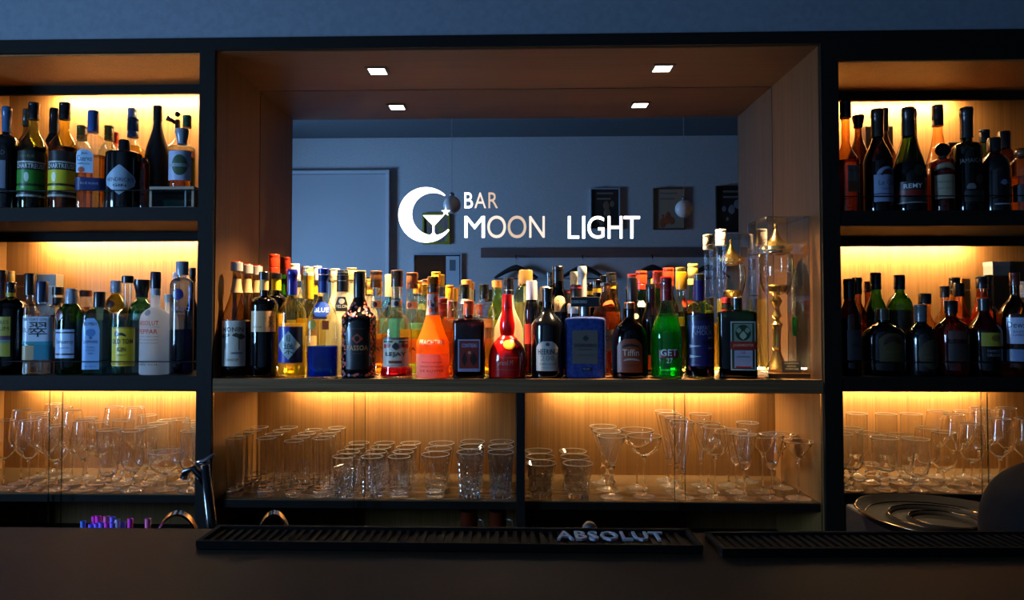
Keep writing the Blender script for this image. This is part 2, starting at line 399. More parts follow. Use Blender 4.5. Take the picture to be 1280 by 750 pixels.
# sliding glass doors
dg = thin((.975, .98, .975), 1.5, 0, .02, .5)
edge = paint((150, 160, 150), .1)
def door(x0, x1, y, z1, where):
    r = empty('sliding_glass_door', ((x0+x1)/2, y, .655)); tag(r, 'clear sliding glass panel %s' % where, 'glass door', 'sliding glass panels')
    h = (x1-x0)/2; H = z1-.655-.002
    MB().box(-h, h, -.002, .002, 0, H).build('pane', dg, r)
    for s in (-h, h): MB().box(s-.0006, s+.0006, -.0024, .0024, 0, H).build('pane_edge', thin((.55, .62, .55), 1, .0, .25, .6), r)
door(OA+.002, PX(80, 1.915), 1.915, ZL2b, 'at the far left of the left stemware'); door(PX(64, 1.927), PA-.002, 1.927, ZL2b, 'covering the left stemware beside the post')
door(XA+.004, PX(457, 1.915), 1.915, ZC2b, 'in front of the highball glasses'); door(PX(443, 1.927), XD0-.002, 1.927, ZC2b, 'in front of the cut tumblers')
door(XD1+.002, PX(855, 1.915), 1.915, ZC2b, 'in front of the faceted rocks glasses'); door(PX(842, 1.927), XB-.004, 1.927, ZC2b, 'in front of the martini glasses')
door(PB+.002, PX(1232, 1.915), 1.915, ZR2b, 'in front of the irish coffee glasses'); door(PX(1224, 1.927), OB-.002, 1.927, ZR2b, 'at the far right of the right goblets')
# ------------------------------------------------------------------ things on the wall behind the camera (seen in the mirror)
p = M(486, 217, YB+.05); q = M(368, 217, YB+.05)
dx1, dz = M(483, 217, YB+.03).x, M(483, 218, YB+.03).z
d = struct(MB().box(dx1-.98, dx1, YB, YB+.03, 0, dz).build('door_1', paint((168, 174, 182), .5)))
MB().box(dx1-.10, dx1-.07, YB+.03, YB+.045, .95, 1.15).build('door_handle', STEEL, d)
struct(MB().box(dx1-1.02, dx1-.002, YB, YB+.055, dz+.004, dz+.03).box(dx1, dx1+.028, YB, YB+.06, 0, dz+.03).build('trim_1', paint((186, 190, 198), .5)))
def frame(px0, px1, py0, py1, fw, fc, mc, name, label, cat, dep=.03):
    a, b = M(px0, py1, YB+dep), M(px1, py0, YB+dep)
    r = empty(name, ((a.x+b.x)/2, YB, a.z)); tag(r, label, cat)
    hw = (b.x-a.x)/2; H = b.z-a.z; f = fw*.0065
    m = MB().box(-hw, -hw+f, .001, dep, 0, H).box(hw-f, hw, .001, dep, 0, H).box(-hw+f, hw-f, .001, dep, 0, f).box(-hw+f, hw-f, .001, dep, H-f, H)
    m.build('frame', fc, r)
    MB().box(-hw+f, hw-f, .001, dep*.5, f, H-f).build('picture', mc, r)
    return r, hw, H, dep*.5
r, hw, H, dp = frame(528, 562, 266, 305, 2.2, paint((150, 140, 20), .5), noisy('daub', (120, 90, 130), (150, 150, 60), 22), 'framed_painting', 'small mustard yellow framed painting on the rear wall', 'painting')
r, hw, H, dp = frame(516, 577, 317, 372, 1.6, paint((150, 170, 190), .4), paint((20, 18, 16), .3), 'framed_print', 'pale blue framed print with a paper note beside the door', 'picture')
MB().box(hw-.13, hw-.02, dp, dp+.002, .02, H-.02).build('paper_note', paint((170, 185, 200), .6), r)
MB().box(hw-.10, hw-.05, dp+.002, dp+.003, H-.14, H-.05).build('note_stamp', paint((90, 100, 110), .6), r)
for z_, x_, c_ in ((.10, -.12, (120, 70, 40)), (.2, -.05, (80, 90, 110)), (.16, -.16, (110, 90, 60))):
    MB().lathe([(.0, 0), (.02, .01), (.026, .03), (.01, .06), (0, .065)], 14, (x_, dp+.003, z_)).build('figure_motif', paint(c_, .5), r, True).scale = (1, .06, 1)
for px0, px1, py0, py1, fc, nm, mot in ((738, 775, 235, 287, (150, 170, 190), 'blue edged dark poster frame nearest the coat rail centre', 0),
                             (817, 856, 235, 287, (84, 64, 48), 'brown framed pale poster behind the right globe lamp', 1),
                             (896, 935, 232, 290, (16, 16, 18), 'black framed dark poster nearest the right edge of the mirror', 2)):
    r, hw, H, dp = frame(px0, px1, py0, py1, 1.3, paint(fc, .4), paint(((34, 30, 30), (150, 138, 120), (22, 22, 26))[mot], .5), 'poster_frame', nm, 'poster')
    MB().tube([(-.02, .012, H+.012), (0, .012, H+.022), (.02, .012, H+.012), (0, .012, H)], .002, 6).build('hanging_wire', STEEL, r)
    random.seed(30+mot)
    for k in range(7):
        w_ = random.uniform(.02, .06); x_ = random.uniform(-hw*.5, hw*.5); z_ = random.uniform(.05, H*.62)
        c_ = ((104, 88, 70), (150, 80, 50), (110, 116, 130))[mot]
        o = MB().lathe([(0, -.5*w_), (w_*.4, -.3*w_), (w_*.5, 0), (w_*.35, .4*w_), (0, .6*w_)], 12, (0, 0, 0)).build('picture_shape', paint(c_, .6), r, True)
        o.location = (x_, dp+.001, z_); o.scale = (1, .04, 1.3)
    for k in range(2):
        MB().box(-hw*.55, hw*.55*(1-.3*k), dp, dp+.0015, H*.86-k*.045, H*.9-k*.045).build('title_bar', paint((110, 108, 104), .6), r)
# coat rail with hooks and hangers
a, b = M(601, 322, YB+.03), M(900, 309, YB+.03)
r = empty('coat_rail', ((a.x+b.x)/2, YB, a.z)); tag(r, 'long dark wooden coat rail on the rear wall', 'coat rail'); hw = (b.x-a.x)/2; H = b.z-a.z
MB().box(-hw, hw, .001, .03, 0, H, bev=.002).build('board', wood('rail_wood', (88, 74, 76), (104, 88, 88), .35, 'x'), r)
HK = []
for px in (645, 728, 815, 884):
    x = M(px, 325, YB+.05).x; HK.append(x)
    MB().tube([(x-r.location.x, .031, -.004+.02), (x-r.location.x, .06, .005), (x-r.location.x, .066, -.012), (x-r.location.x, .075, .004)], .004, 8).build('hook', BLACK, r, True)
names = ('nearest the framed print', 'second along from the framed print', 'third along from the framed print', 'at the end hidden by tall bottles')
for x, w_ in zip(HK, names):
    h = empty('coat_hanger', (x, YB+.066, a.z-.012)); tag(h, 'dark wooden coat hanger on the rail, %s' % w_, 'coat hanger', 'coat hangers on the rear rail')
    h.location.y += .002
    MB().tube([(0.0, 0, .012), (.014, 0, .022), (.02, 0, .008), (.004, 0, -.02), (0, 0, -.07)], .002, 8).build('hook', STEEL, h, True)
    m = MB(); pts = []
    for i in range(-10, 11):
        t = i/10; pts.append((t*.175, 0, -.075-.085*abs(t)**1.4))
    m.tube(pts, [.011+.015*(1-abs(i/10)**.9) for i in range(-10, 11)], 10)
    m.build('shoulder', paint((44, 36, 34), .4), h, True)
    MB().tube([(-.158, 0, -.165), (.158, 0, -.165)], .005, 8).build('trouser_bar', paint((44, 36, 34), .4), h, True)
# globe pendants over the counter
for px, py, w_ in ((565, 256, 'beside the moon sign'), (855, 261, 'over the right end of the counter')):
    c = M(px, py, .62)
    h = empty('globe_pendant', tuple(c)); tag(h, 'unlit grey glass globe pendant hanging %s' % w_, 'pendant lamp', 'globe pendants over the counter')
    R = .052
    MB().lathe([(max(R*math.sin(PI*i/18), .0001), -R*math.cos(PI*i/18)) for i in range(19)], 32).build('globe', paint((205, 208, 212), .15, 0, .6), h, True)
    MB().lathe([(.012, R-.002), (.014, R+.012), (.004, R+.022)], 16, cap=True).build('holder', STEEL, h, True)
    MB().tube([(0, 0, R+.02), (0, 0, ZC-c.z-.012)], .0016, 6).build('cord', paint((150, 154, 160), .5), h)
    MB().lathe([(.04, ZC-c.z-.012), (.038, ZC-c.z-.001)], 20, cap=True).build('ceiling_rose', STEEL, h, True)
# ------------------------------------------------------------------ counter and what lies on it
ZK = 1.05
cm = noisy('counter_top', (30, 20, 8), (39, 27, 12), 240, .6, .05)
bc = empty('bar_counter', (0, .6, 0)); tag(bc, 'dark brown bar counter across the foreground', 'counter')
MB().box(-2.3, 2.2, -.25, .352, 1.005, ZK, bev=.004).build('counter_top', cm, bc)
MB().box(-2.28, 2.18, -.05, .30, 0, 1.005).build('counter_front', WOODD, bc)
def barmat(x0, x1, y0, y1, rz, label):
    r = empty('bar_mat', ((x0+x1)/2, (y0+y1)/2, ZK+.0005), rz); tag(r, label, 'bar mat', 'rubber bar mats on the counter')
    hx, hy = (x1-x0)/2, (y1-y0)/2; rb = paint((6, 6, 6), .85, 0, 0, .1)
    MB().box(-hx, hx, -hy, hy, 0, .004, bev=.0015).build('base', rb, r)
    m = MB().box(-hx, hx, -hy, -hy+.006, .004, .011).box(-hx, hx, hy-.006, hy, .004, .011).box(-hx, -hx+.006, -hy+.006, hy-.006, .004, .011).box(hx-.006, hx, -hy+.006, hy-.006, .004, .011)
    m.build('rim', rb, r)
    m = MB(); n = int((2*hx-.02)/.012)
    for i in range(n):
        x = -hx+.012+i*.012; m.box(x, x+.005, -hy+.008, hy-.008, .004, .008)
    m.build('ribs', rb, r)
    return r, hx, hy
def mat_text(r, x0, x1, y0, y1):
    vs, fs = text2d('*ABSOLUT')
    v = [Vector(((x0+x1)/2+p.x*(x1-x0), (y0+y1)/2+p.y*(y1-y0), .0085)) for p in vs]
    o = mk('lettering', v, fs, paint((150, 156, 165), .5), r); md = o.modifiers.new('s', 'SOLIDIFY'); md.thickness = .003; md.offset = 1
    n = len(v); big = MB()
    return o
r, hx, hy = barmat(-.405, .243, .862, .930, 0, 'black ribbed rubber bar mat lettered in white near the middle'); xm = r.location.x
mat_text(r, PX(696, .89, 676)-xm, PX(830, .9, 676)-xm, -.013, .019)
r, hx, hy = barmat(.262, .92, .862, .930, math.radians(2.0), 'black ribbed rubber bar mat running off to the right side')
mat_text(r, .117, .262, -.013, .019)
# ================================================================== BOTTLES
CLEAR = thin((.93, .95, .93), 2.5); CLEARG = thin((.86, .93, .86), 2.5)
GREEN = thin((.16, .42, .08), 1.6); DKGREEN = thin((.045, .12, .03), 1.4); OLIVE = thin((.5, .5, .06), 1.6)
BROWN = thin((.48, .28, .12), 1.8); DKBROWN = thin((.10, .028, .008), 1.6); AMBER = thin((.88, .68, .38), 1.8)
BLUEG = thin((.35, .62, .68), 2.0); DEEPBLUE = thin((.10, .16, .36), 1.6); TEAL = thin((.2, .5, .42), 1.8)
JET = paint((7, 7, 8), .12, 0, .6); JETM = paint((16, 15, 15), .5)
L_AMBER = solid((.90, .64, .28)); L_GOLD = solid((.94, .76, .34)); L_RUM = solid((.46, .26, .10)); L_YEL = solid((.95, .82, .25), glow=.3)
L_GREEN = solid((.02, .50, .05), glow=.25); L_BLUE = solid((.01, .07, .75), glow=.35); L_RED = solid((.62, .02, .01), glow=.15); L_ORANGE = solid((.95, .28, .03), glow=.4)
L_CLEAR = solid((.93, .95, .95)); L_PALEG = solid((.62, .80, .35)); L_PALEB = solid((.55, .82, .86)); L_DEEP = solid((.12, .16, .34)); L_LEMON = solid((.9, .85, .25), glow=.3)
L_LIME = solid((.35, .95, .05), glow=.4)
L_AMB2 = solid((.95, .60, .12), glow=.3); L_YEL2 = solid((.98, .80, .18), glow=.35)
FROST = solid((.86, .88, .90), 1.2, 0, .25, .75)
MILK = solid((.95, .90, .72), 1.2, 0, .2, .85)
PEACH = solid((1.0, .33, .04), 1.15, 0, .15, .7)
SHELVES = {'LT': ZL1, 'LM': ZL2, 'RT': ZR1, 'RM': ZR2, 'C': ZC2}
GROUPS = {'LT': 'bottles on the upper left shelf', 'LM': 'bottles on the middle left shelf', 'RT': 'bottles on the upper right shelf',
          'RM': 'bottles on the middle right shelf', 'C': 'bottles along the centre shelf'}
SEG = 40
def ringpts(rx, ry, n, z, seg=SEG):
    out = []
    for k in range(seg):
        a = 2*PI*k/seg; c, s = math.cos(a), math.sin(a)
        e = 2.0/n
        out.append(Vector((rx*math.copysign(abs(c)**e, c), ry*math.copysign(abs(s)**e, s), z)))
    return out
def loft(rings, seg=SEG, cap=True):
    vs = [v for r in rings for v in r]; n = len(rings)
    fs = [(i*seg+k, i*seg+(k+1) % seg, (i+1)*seg+(k+1) % seg, (i+1)*seg+k) for i in range(n-1) for k in range(seg)]
    if cap: fs += [tuple(range(seg))[::-1], tuple((n-1)*seg+k for k in range(seg))]
    return vs, fs
class Body:
    """outline of a bottle: radius, squareness and depth as functions of height"""
    def __init__(s, H, R, r, ts, tn, kind, n=2.0, d=1.0, extra=None):
        s.H, s.R, s.r, s.ts, s.tn, s.kind, s.n, s.d, s.extra = H, R, r, ts, tn, kind, n, d, extra
    def k(s, t):
        if t <= s.ts: v = 1
        elif t >= s.tn: v = 0
        else:
            u = (t-s.ts)/(s.tn-s.ts)
            if s.kind == 'round': v = math.sqrt(max(0, 1-u**2.2))*(1-.12*u) if u < 1 else 0; v = v*(1-u**6)
            elif s.kind == 'slope': v = .5+.5*math.cos(PI*u)
            elif s.kind == 'cone': v = 1-u
            elif s.kind == 'hip': v = (1-u)**1.6
            elif s.kind == 'flat': v = math.sqrt(max(0, 1-u**5))*(1-u**8)
            else: v = .5+.5*math.cos(PI*u)
        return v
    def rad(s, z):
        t = z/s.H; k = s.k(t); r = s.r+(s.R-s.r)*k
        if t < .02: r *= .90+.10*math.sqrt(max(0, 1-((.02-t)/.02)**2))
        if s.extra: r = s.extra(t, r, s.R)
        n = 2+(s.n-2)*k
        dd = 1-(1-s.d)*k
        return r, max(r*dd, min(r, s.r)), n
    def heights(s, z0, z1):
        ts = {z0, z1}
        for t in [0, .006, .012, .02]+[s.ts*i/6 for i in range(1, 7)]+[s.ts+(s.tn-s.ts)*i/16 for i in range(17)]+[s.tn+(1-s.tn)*i/8 for i in range(9)]+([i/60 for i in range(61)] if s.extra else []):
            z = t*s.H
            if z0 < z < z1: ts.add(z)
        return sorted(ts)
    def shell(s, z0, z1, off=0):
        rs = []
        for z in s.heights(z0, z1):
            rx, ry, n = s.rad(z); rs.append(ringpts(max(rx+off, .0008), max(ry+off, .0008), n, z))
        return loft(rs)
    def surf(s, u, z, off):
        """point at horizontal distance u (along the skin) from the front centre line"""
        z = min(max(z, .0005), s.H)
        rx, ry, n = s.rad(z)
        if n < 2.3:
            a = u/max(rx, 1e-4); a = max(-PI, min(PI, a))
            return Vector(((rx+off)*math.sin(a), -(ry+off)*math.cos(a), z))
        e = 2/n; lo = 0.0; L = 0; px_, py_ = 0.0, -ry; au = abs(u); a = 0
        for i in range(1, 61):
            a = i/60*(PI*.9); c, q = math.sin(a), math.cos(a)
            x = rx*abs(c)**e; y = -ry*math.copysign(abs(q)**e, q)
            st = math.hypot(x-px_, y-py_)
            if L+st >= au:
                f = (au-L)/max(st, 1e-9); x = px_+(x-px_)*f; y = py_+(y-py_)*f; px_, py_ = x, y; break
            L += st; px_, py_ = x, y
        nx = math.copysign(abs(px_/rx)**(n-1), 1)/rx; ny = -(abs(py_/ry)**(n-1))/ry; q = math.hypot(nx, ny) or 1
        return Vector((math.copysign(px_+off*nx/q, u), py_+off*ny/q, z))
    def patch(s, outline, u0, u1, z0, z1, off):
        cu, cz = (u0+u1)/2, (z0+z1)/2; w, h = u1-u0, z1-z0; K = 5; n = len(outline)
        vs = [s.surf(cu, cz, off)]; fs = []
        for k in range(1, K+1):
            for x, y in outline: vs.append(s.surf(cu+x*w*k/K, cz+y*h*k/K, off))
        for i in range(n):
            j = (i+1) % n; fs.append((0, 1+i, 1+j))
            for k in range(K-1):
                a = 1+k*n; fs.append((a+i, a+n+i, a+n+j, a+j))
        return vs, fs
def capmesh(rt, rb, z0, z1, style, seg=24):
    """screw cap, foil capsule, cork or stopper outlines"""
    m = MB(); h = z1-z0
    if style == 'screw':
        pr = [(rb, z0), (rb, z0+h*.26), (rb*.95, z0+h*.28), (rb*.95, z0+h*.31), (rb, z0+h*.33), (rt, z1-h*.22), (rt*.97, z1-h*.20), (rt*.97, z1-h*.17), (rt, z1-h*.15), (rt, z1-h*.03), (rt*.94, z1), (.0005, z1)]
    elif style == 'foil':
        pr = [(rb, z0), (rb*.99, z0+h*.5), (rt, z0+h*.72), (rt*1.06, z0+h*.74), (rt*1.06, z1-h*.05), (rt*.95, z1), (.0005, z1)]
    elif style == 'stopper':
        pr = [(rb*.8, z0), (rb*.8, z0+h*.3), (rt*.85, z0+h*.34), (rt*1.1, z0+h*.8), (rt*1.05, z1), (.0005, z1)]
    elif style == 'ball':
        return m.lathe([(max(.0005, rt*math.sin(PI*i/14)), (z0+z1)/2-rt*math.cos(PI*i/14)) for i in range(15)], seg)
    elif style == 'block':
        return m.box(-rt, rt, -rt*.5, rt*.5, z0, z1, bev=rt*.06)
    else:
        pr = [(rb, z0), (rt, z1-h*.08), (rt*.9, z1), (.0005, z1)]
    return m.lathe([(.0005, z0)]+pr, seg)
BOT = []; RAD = {}
def bottle(shelf, px, top, wpx, Y, prof, mat, label, neck=None, cap=None, liq=None, marks=(), n=2, d=1, extra=None, lift=0, turn=None, parts=None, name='bottle', cat='bottle'):
    """prof=(shoulder px y, neck px y, kind); cap=(top px, bottom px, width px, colour/material, style); liq=(level px, material);
    marks: (kind, x0, x1, y0, y1, colour) | ('text', string, xc, yc, w, h, colour) | ('ring', y0, y1, colour)"""
    zs = SHELVES[shelf]+lift
    if shelf == 'C' and Y > 2.05: wpx *= .86
    x = P(px, 400, Y).x; s = S(Y)
    R = wpx*s/2*math.cos(math.atan2(abs(x), Y))**.35
    lo_, hi_ = {'L': (OA, PA), 'R': (PB, OB), 'C': (XA+.003, XB-.003)}[shelf[0]]
    x = min(max(x, lo_+R+.002), hi_-R-.002)
    Yf = Y-R*d
    z_ = lambda py, yy=Y: P(px, py, yy).z - zs
    H = z_(top); cp = cap or (top, top+20, wpx*.35, (20, 20, 20), 'screw')
    r = (neck or cp[2]*.86)*s/2
    ts, tn = z_(prof[0])/H, z_(prof[1])/H
    Hg = H*.985
    b = Body(Hg, R, r, z_(prof[0])/Hg, z_(prof[1])/Hg, prof[2], n, d, extra)
    rz = -math.atan2(x, Y)*.55 if turn is None else turn
    root = empty(name, (x, Y, zs+.0004), rz)
    tag(root, label, cat, GROUPS[shelf])
    # outer glass stops just under the cap's top
    v, f = b.shell(0, Hg); mk('glass_body', v, f, mat, root, True)
    auto(root.children[0], 50)
    if liq:
        lz = z_(liq[0]); v, f = b.shell(.004, max(lz, .008), -.0016); auto(mk('liquid', v, f, liq[1], root, True), 50)
    ct, cb_ = z_(cp[0]), z_(cp[1]); cr = cp[2]*s/2
    cm_ = cp[3] if not isinstance(cp[3], tuple) else paint(cp[3], .28, .0, .3)
    st = cp[4] if len(cp) > 4 else 'screw'
    rb = min(max(cr, b.rad(cb_)[0]+.0006), cr*1.12) if st in ('screw', 'foil', 'plain') else cr
    o = capmesh(cr, rb, cb_, max(ct, H), st).build('cap' if st != 'stopper' else 'stopper', cm_, root, True); auto(o, 35)
    if st == 'block': o.rotation_euler = (0, 0, 0)
    last = None; lay = 0
    for mk_ in marks:
        k = mk_[0]
        if k == 'ring':
            _, y0, y1, col = mk_[:4]; z1, z0 = z_(y0), z_(y1); zs_ = b.heights(z0, z1)
            rs = [ringpts(b.rad(z)[0]+.0007, b.rad(z)[1]+.0007, b.rad(z)[2], z) for z in zs_]
            v, f = loft(rs, cap=False); last = auto(mk(mk_[4] if len(mk_) > 4 else 'neck_band', v, f, col if not isinstance(col, tuple) else paint(col, .45), root, True), 50); lay = 1
        elif k == 'text':
            _, t, xc, yc, w, h, col = mk_; lay += 1
            vs, fs = text2d(t); cu = (xc-px)*s; z0 = P(px, yc, Yf).z-zs; sx = Yf/F
            v = [b.surf(cu+q.x*w*s, z0+q.y*h*sx, .0007+.00025*lay) for q in vs]
            mk('lettering', v, fs, paint(col, .5) if isinstance(col, tuple) else col, last or root)
        else:
            x0, x1, y0, y1, col = mk_[1:6]; sx = Yf/F
            lay = lay+1 if last else 0
            z1, z0 = P(px, y0, Yf).z-zs, P(px, y1, Yf).z-zs
            z0 = max(z0, .002)
            v, f = b.patch(shape2d(k), (x0-px)*s, (x1-px)*s, z0, z1, .0007+.00025*lay)
            big = last is None or k == 'rect' and len(mk_) > 6
            o = mk(mk_[6] if len(mk_) > 6 else ('label' if last is None else 'emblem'), v, f, col if not isinstance(col, tuple) else paint(col, .35, 0, .4), root if last is None or len(mk_) > 6 else last, True)
            if last is None or len(mk_) > 6: last = o
    BOT.append(root); root['_r'] = R; RAD.setdefault(shelf, []).append((root, R, Y, lo_, hi_)); del root['_r']
    return root, b, z_
B = bottle
W_ = (225, 222, 215); GR = (120, 120, 125); BK = (12, 12, 14); CRE = (214, 196, 160); RED = (190, 30, 20); GLD = (200, 150, 60)
A, A2, A3, A4 = 1.968, 2.062, 2.145, 2.205
# ---------------------------------------------------------------- upper left shelf
B('LT', 4, 134, 34, A, (184, 168, 'round'), JET, 'dark bottle with blue capsule at the far left of the upper left shelf', cap=(134, 166, 11, (60, 95, 135), 'foil'),
  marks=[('rect', -8, 8, 200, 235, (110, 118, 135)), ('text', 'RD', 3, 190, 8, 6, (90, 90, 95))])
B('LT', 38, 129, 36, A, (187, 160, 'slope'), thin((.55, .60, .12), 2.2), 'clear bottle with green banded label and black cap, left of the yellow one', neck=11, cap=(129, 150, 13, BK),
  liq=(186, solid((.30, .42, .03))),
  marks=[('rect', 21, 57, 188, 246, (20, 26, 20)), ('rect', 21, 57, 201, 203, (170, 175, 170)), ('text', '*CHARTREUSE', 39, 207, 34, 6, (200, 205, 200)),
         ('rect', 21, 57, 212, 229, (40, 128, 30)), ('circle', 33, 38.5, 215, 227, (190, 205, 185)), ('rect', 21, 57, 232, 239, (40, 128, 30)), ('text', 'LIQUEUR', 36, 195, 16, 4, (110, 120, 60)), ('rect', 21, 57, 243, 245.5, (150, 160, 145))])
B('LT', 77, 129, 36, A, (187, 160, 'slope'), thin((.75, .66, .16), 2.2), 'clear bottle with yellow banded label and black cap, right of the green one', neck=11, cap=(129, 150, 13, BK),
  liq=(186, solid((.62, .50, .03))),
  marks=[('rect', 59, 95, 188, 246, (22, 20, 16)), ('rect', 59, 95, 201, 203, (170, 175, 170)), ('text', '*CHARTREUSE', 77, 207, 34, 6, (200, 205, 200)),
         ('rect', 59, 95, 212, 229, (200, 185, 10)), ('circle', 67, 73, 215, 227, (235, 235, 190)), ('rect', 59, 95, 232, 239, (200, 185, 10)), ('rect', 59, 95, 243, 245.5, (150, 150, 130))])
B('LT', 29, 137, 30, A2, (186, 166, 'slope'), OLIVE, 'olive bottle behind the green banded label bottle', cap=(137, 158, 9.5, (48, 50, 38)), liq=(184, solid((.4, .4, .03))))
B('LT', 64, 136, 30, A2, (192, 160, 'slope'), DKBROWN, 'dark wine-like bottle between the green and yellow label bottles', cap=(136, 176, 11, (28, 20, 18), 'foil'))
B('LT', 113, 139, 36, A, (186, 168, 'round'), CLEAR, 'clear square shouldered bottle with blue cap and white and navy labels', cap=(139, 166, 13, (50, 82, 140), 'plain'), n=4, d=.8,
  liq=(196, L_GOLD), marks=[('arch', 96, 117, 187, 216, (165, 195, 220)), ('text', 'Cuervo', 107, 198, 17, 7, (20, 20, 30)), ('text', 'Jose', 107, 192, 7, 4, (20, 20, 30)), ('text', 'ESPECIAL', 107, 205, 14, 2, (60, 70, 90)), ('circle', 100, 107, 209, 216, (190, 80, 40)),
         ('rect', 95, 131, 222, 238, (24, 38, 92), 'lower_label'), ('text', 'BLUE AGAVE', 113, 229, 20, 3, (150, 160, 190))])
B('LT', 99, 158, 30, A2, (192, 176, 'round'), CLEAR, 'clear bottle with dark gold cap behind the navy label bottle', cap=(158, 176, 12, (92, 78, 34)), liq=(196, L_GOLD))
B('LT', 133, 158, 26, A2, (200, 178, 'round'), CLEARG, 'bottle with dark gold cap and yellow label between navy label and black apothecary bottles', cap=(158, 176, 11, (92, 78, 34)), liq=(202, L_LEMON), marks=[('rect', 122, 145, 203, 240, (190, 190, 60))])
B('LT', 151, 175, 44, A, (196, 189, 'flat'), JET, 'squat black apothecary bottle with kite shaped pale label', neck=11, cap=(175, 191, 13, BK, 'plain'),
  marks=[('kite', 132, 170, 205, 243, (150, 172, 190)), ('text', "HENDRICK'S", 151, 223.5, 33, 5, (20, 24, 30)), ('text', '*GIN', 151, 231, 15, 3.4, (20, 24, 30))])
B('LT', 163, 148, 34, A2, (196, 172, 'slope'), CLEAR, 'amber bottle with tall navy two-part cap behind the black apothecary bottle', cap=(148, 172, 13.5, (52, 74, 120)), liq=(184, L_AMB2),
  marks=[('rect', 150, 176, 190, 232, (150, 70, 40))])
r, b, z = BOT[-1], None, None
B('LT', 160, 136, 24, A3, (194, 170, 'slope'), CLEAR, 'clear bottle with slim silver topped cap behind the tall navy cap', cap=(136, 160, 11, (80, 100, 140)), liq=(190, L_GOLD))
B('LT', 143, 166, 20, A3, (200, 182, 'slope'), CLEAR, 'small bottle with orange red cap behind the black apothecary bottle', cap=(166, 186, 8, (200, 60, 25)), liq=(196, L_GOLD))
B('LT', 178, 198, 13, A, (206, 200, 'round'), BROWN, 'slim brown miniature bottle beside the black apothecary bottle', cap=(198, 204, 8, BK), liq=(212, L_AMBER))
B('LT', 194, 133, 30, 2.05, (200, 150, 'slope'), paint((16, 14, 14), .45), 'matte black slope shouldered bottle standing behind the small wooden case', neck=9.5, cap=(133, 152, 11, (26, 20, 20), 'plain'),
  marks=[('text', 'CUVEE', 190, 203, 10, 2, (50, 46, 44))])
# wooden display case with a bottle on it
xc = PX(212, 1.985); x0, x1 = PX(184, 1.94), PX(240, 1.94); hz = P(212, 233, 1.94).z-ZL1
cs = empty('display_case', ((x0+x1)/2, 1.985, ZL1+.0004)); tag(cs, 'small pale wooden case with dark glass front under the tree label bottle', 'case')
hw = (x1-x0)/2; wc = wood('case_wood', (120, 104, 84), (150, 132, 108), .4, 'x')
MB().box(-hw, hw, -.042, .045, hz-.008, hz).box(-hw, hw, -.042, .045, 0, .006).box(-hw, -hw+.007, -.042, .045, .006, hz-.008).box(hw-.007, hw, -.042, .045, .006, hz-.008).box(-hw+.007, hw-.007, .038, .045, .006, hz-.008).build('case_frame', wc, cs)
MB().box(-hw+.007, hw-.007, -.039, -.037, .006, hz-.008).build('glass_front', thin((.55, .7, .68), 1, 0, .1), cs)
MB().box(hw-.026, hw-.022, -.045, -.039, .002, hz-.008).build('clasp', STEEL, cs)
MB().box(-hw+.012, hw-.03, -.02, .02, .006, .03).build('cushion', noisy('case_lining', (30, 52, 50), (60, 84, 80), 60), cs)
B('LT', 225, 162, 33, A+.018, (190, 182, 'flat'), CLEAR, 'clear round bottle with green tree label standing on the wooden case', neck=11, cap=(162, 181, 15, (125, 135, 150), 'stopper'),
  liq=(198, L_GOLD), lift=hz, marks=[('rect', 209, 240, 188, 225, (168, 176, 200)), ('circle', 216, 235, 193, 219, (58, 80, 52)), ('rect', 211, 238, 204, 208, (150, 168, 170)), ('text', 'CALVADOS', 226, 206, 20, 3, (70, 90, 80))])
B('LT', 231, 145, 22, 2.10, (196, 178, 'round'), CLEAR, 'bottle with green screw cap behind the tree label bottle', cap=(145, 160, 11, (50, 80, 55)), liq=(190, L_AMBER))
r, b, z = B('LT', 219, 150, 26, 2.15, (188, 172, 'slope'), CLEAR, 'bottle fitted with a ball topped pouring spout near the post', cap=(150, 166, 7, (70, 40, 25), 'plain'), liq=(190, L_GOLD))
MB().lathe([(max(.0005, .009*math.sin(PI*i/12)), -.009*math.cos(PI*i/12)) for i in range(13)], 16, (0, 0, z(143))).build('pourer_ball', paint((50, 52, 56), .1, 1), r, True)
MB().tube([(0, 0, z(156)), (-.014, -.004, z(152)), (-.030, -.006, z(149))], [.005, .006, .010], 12).build('pourer_plug', BLACK, r, True)
# ---------------------------------------------------------------- middle left shelf
B('LM', 12, 353, 44, A, (388, 372, 'round'), DKBROWN, 'dark rum bottle with yellow pictured label at the far left', cap=(353, 366, 12, (30, 22, 18)), liq=(390, L_RUM),
  marks=[('rect', -6, 18, 396, 446, (150, 140, 40)), ('text', "MYERS'S", 6, 403, 20, 5, (40, 30, 10)), ('text', 'RUM', 9, 411, 14, 5, (40, 30, 10)), ('rect', -6, 18, 420, 425, (70, 30, 50)), ('rect', -6, 18, 425, 429, (90, 120, 110)), ('ring', 366, 371, (170, 150, 20))])
B('LM', 2, 338, 26, A2, (400, 380, 'slope'), DKBROWN, 'tall bottle with long dark red capsule at the left picture edge', cap=(338, 376, 11, (40, 16, 14), 'foil'))
B('LM', 12, 339, 24, A3, (398, 374, 'slope'), CLEAR, 'bottle with ribbed gold cap behind the rum bottle', cap=(339, 358, 9.5, (190, 160, 90)), liq=(396, L_AMBER))
B('LM', 37, 342, 28, A2, (396, 372, 'slope'), CLEAR, 'clear bottle with tall black cap behind the blue green label bottle', neck=9, cap=(342, 369, 13.5, (14, 14, 16), 'plain'), liq=(392, L_GOLD))
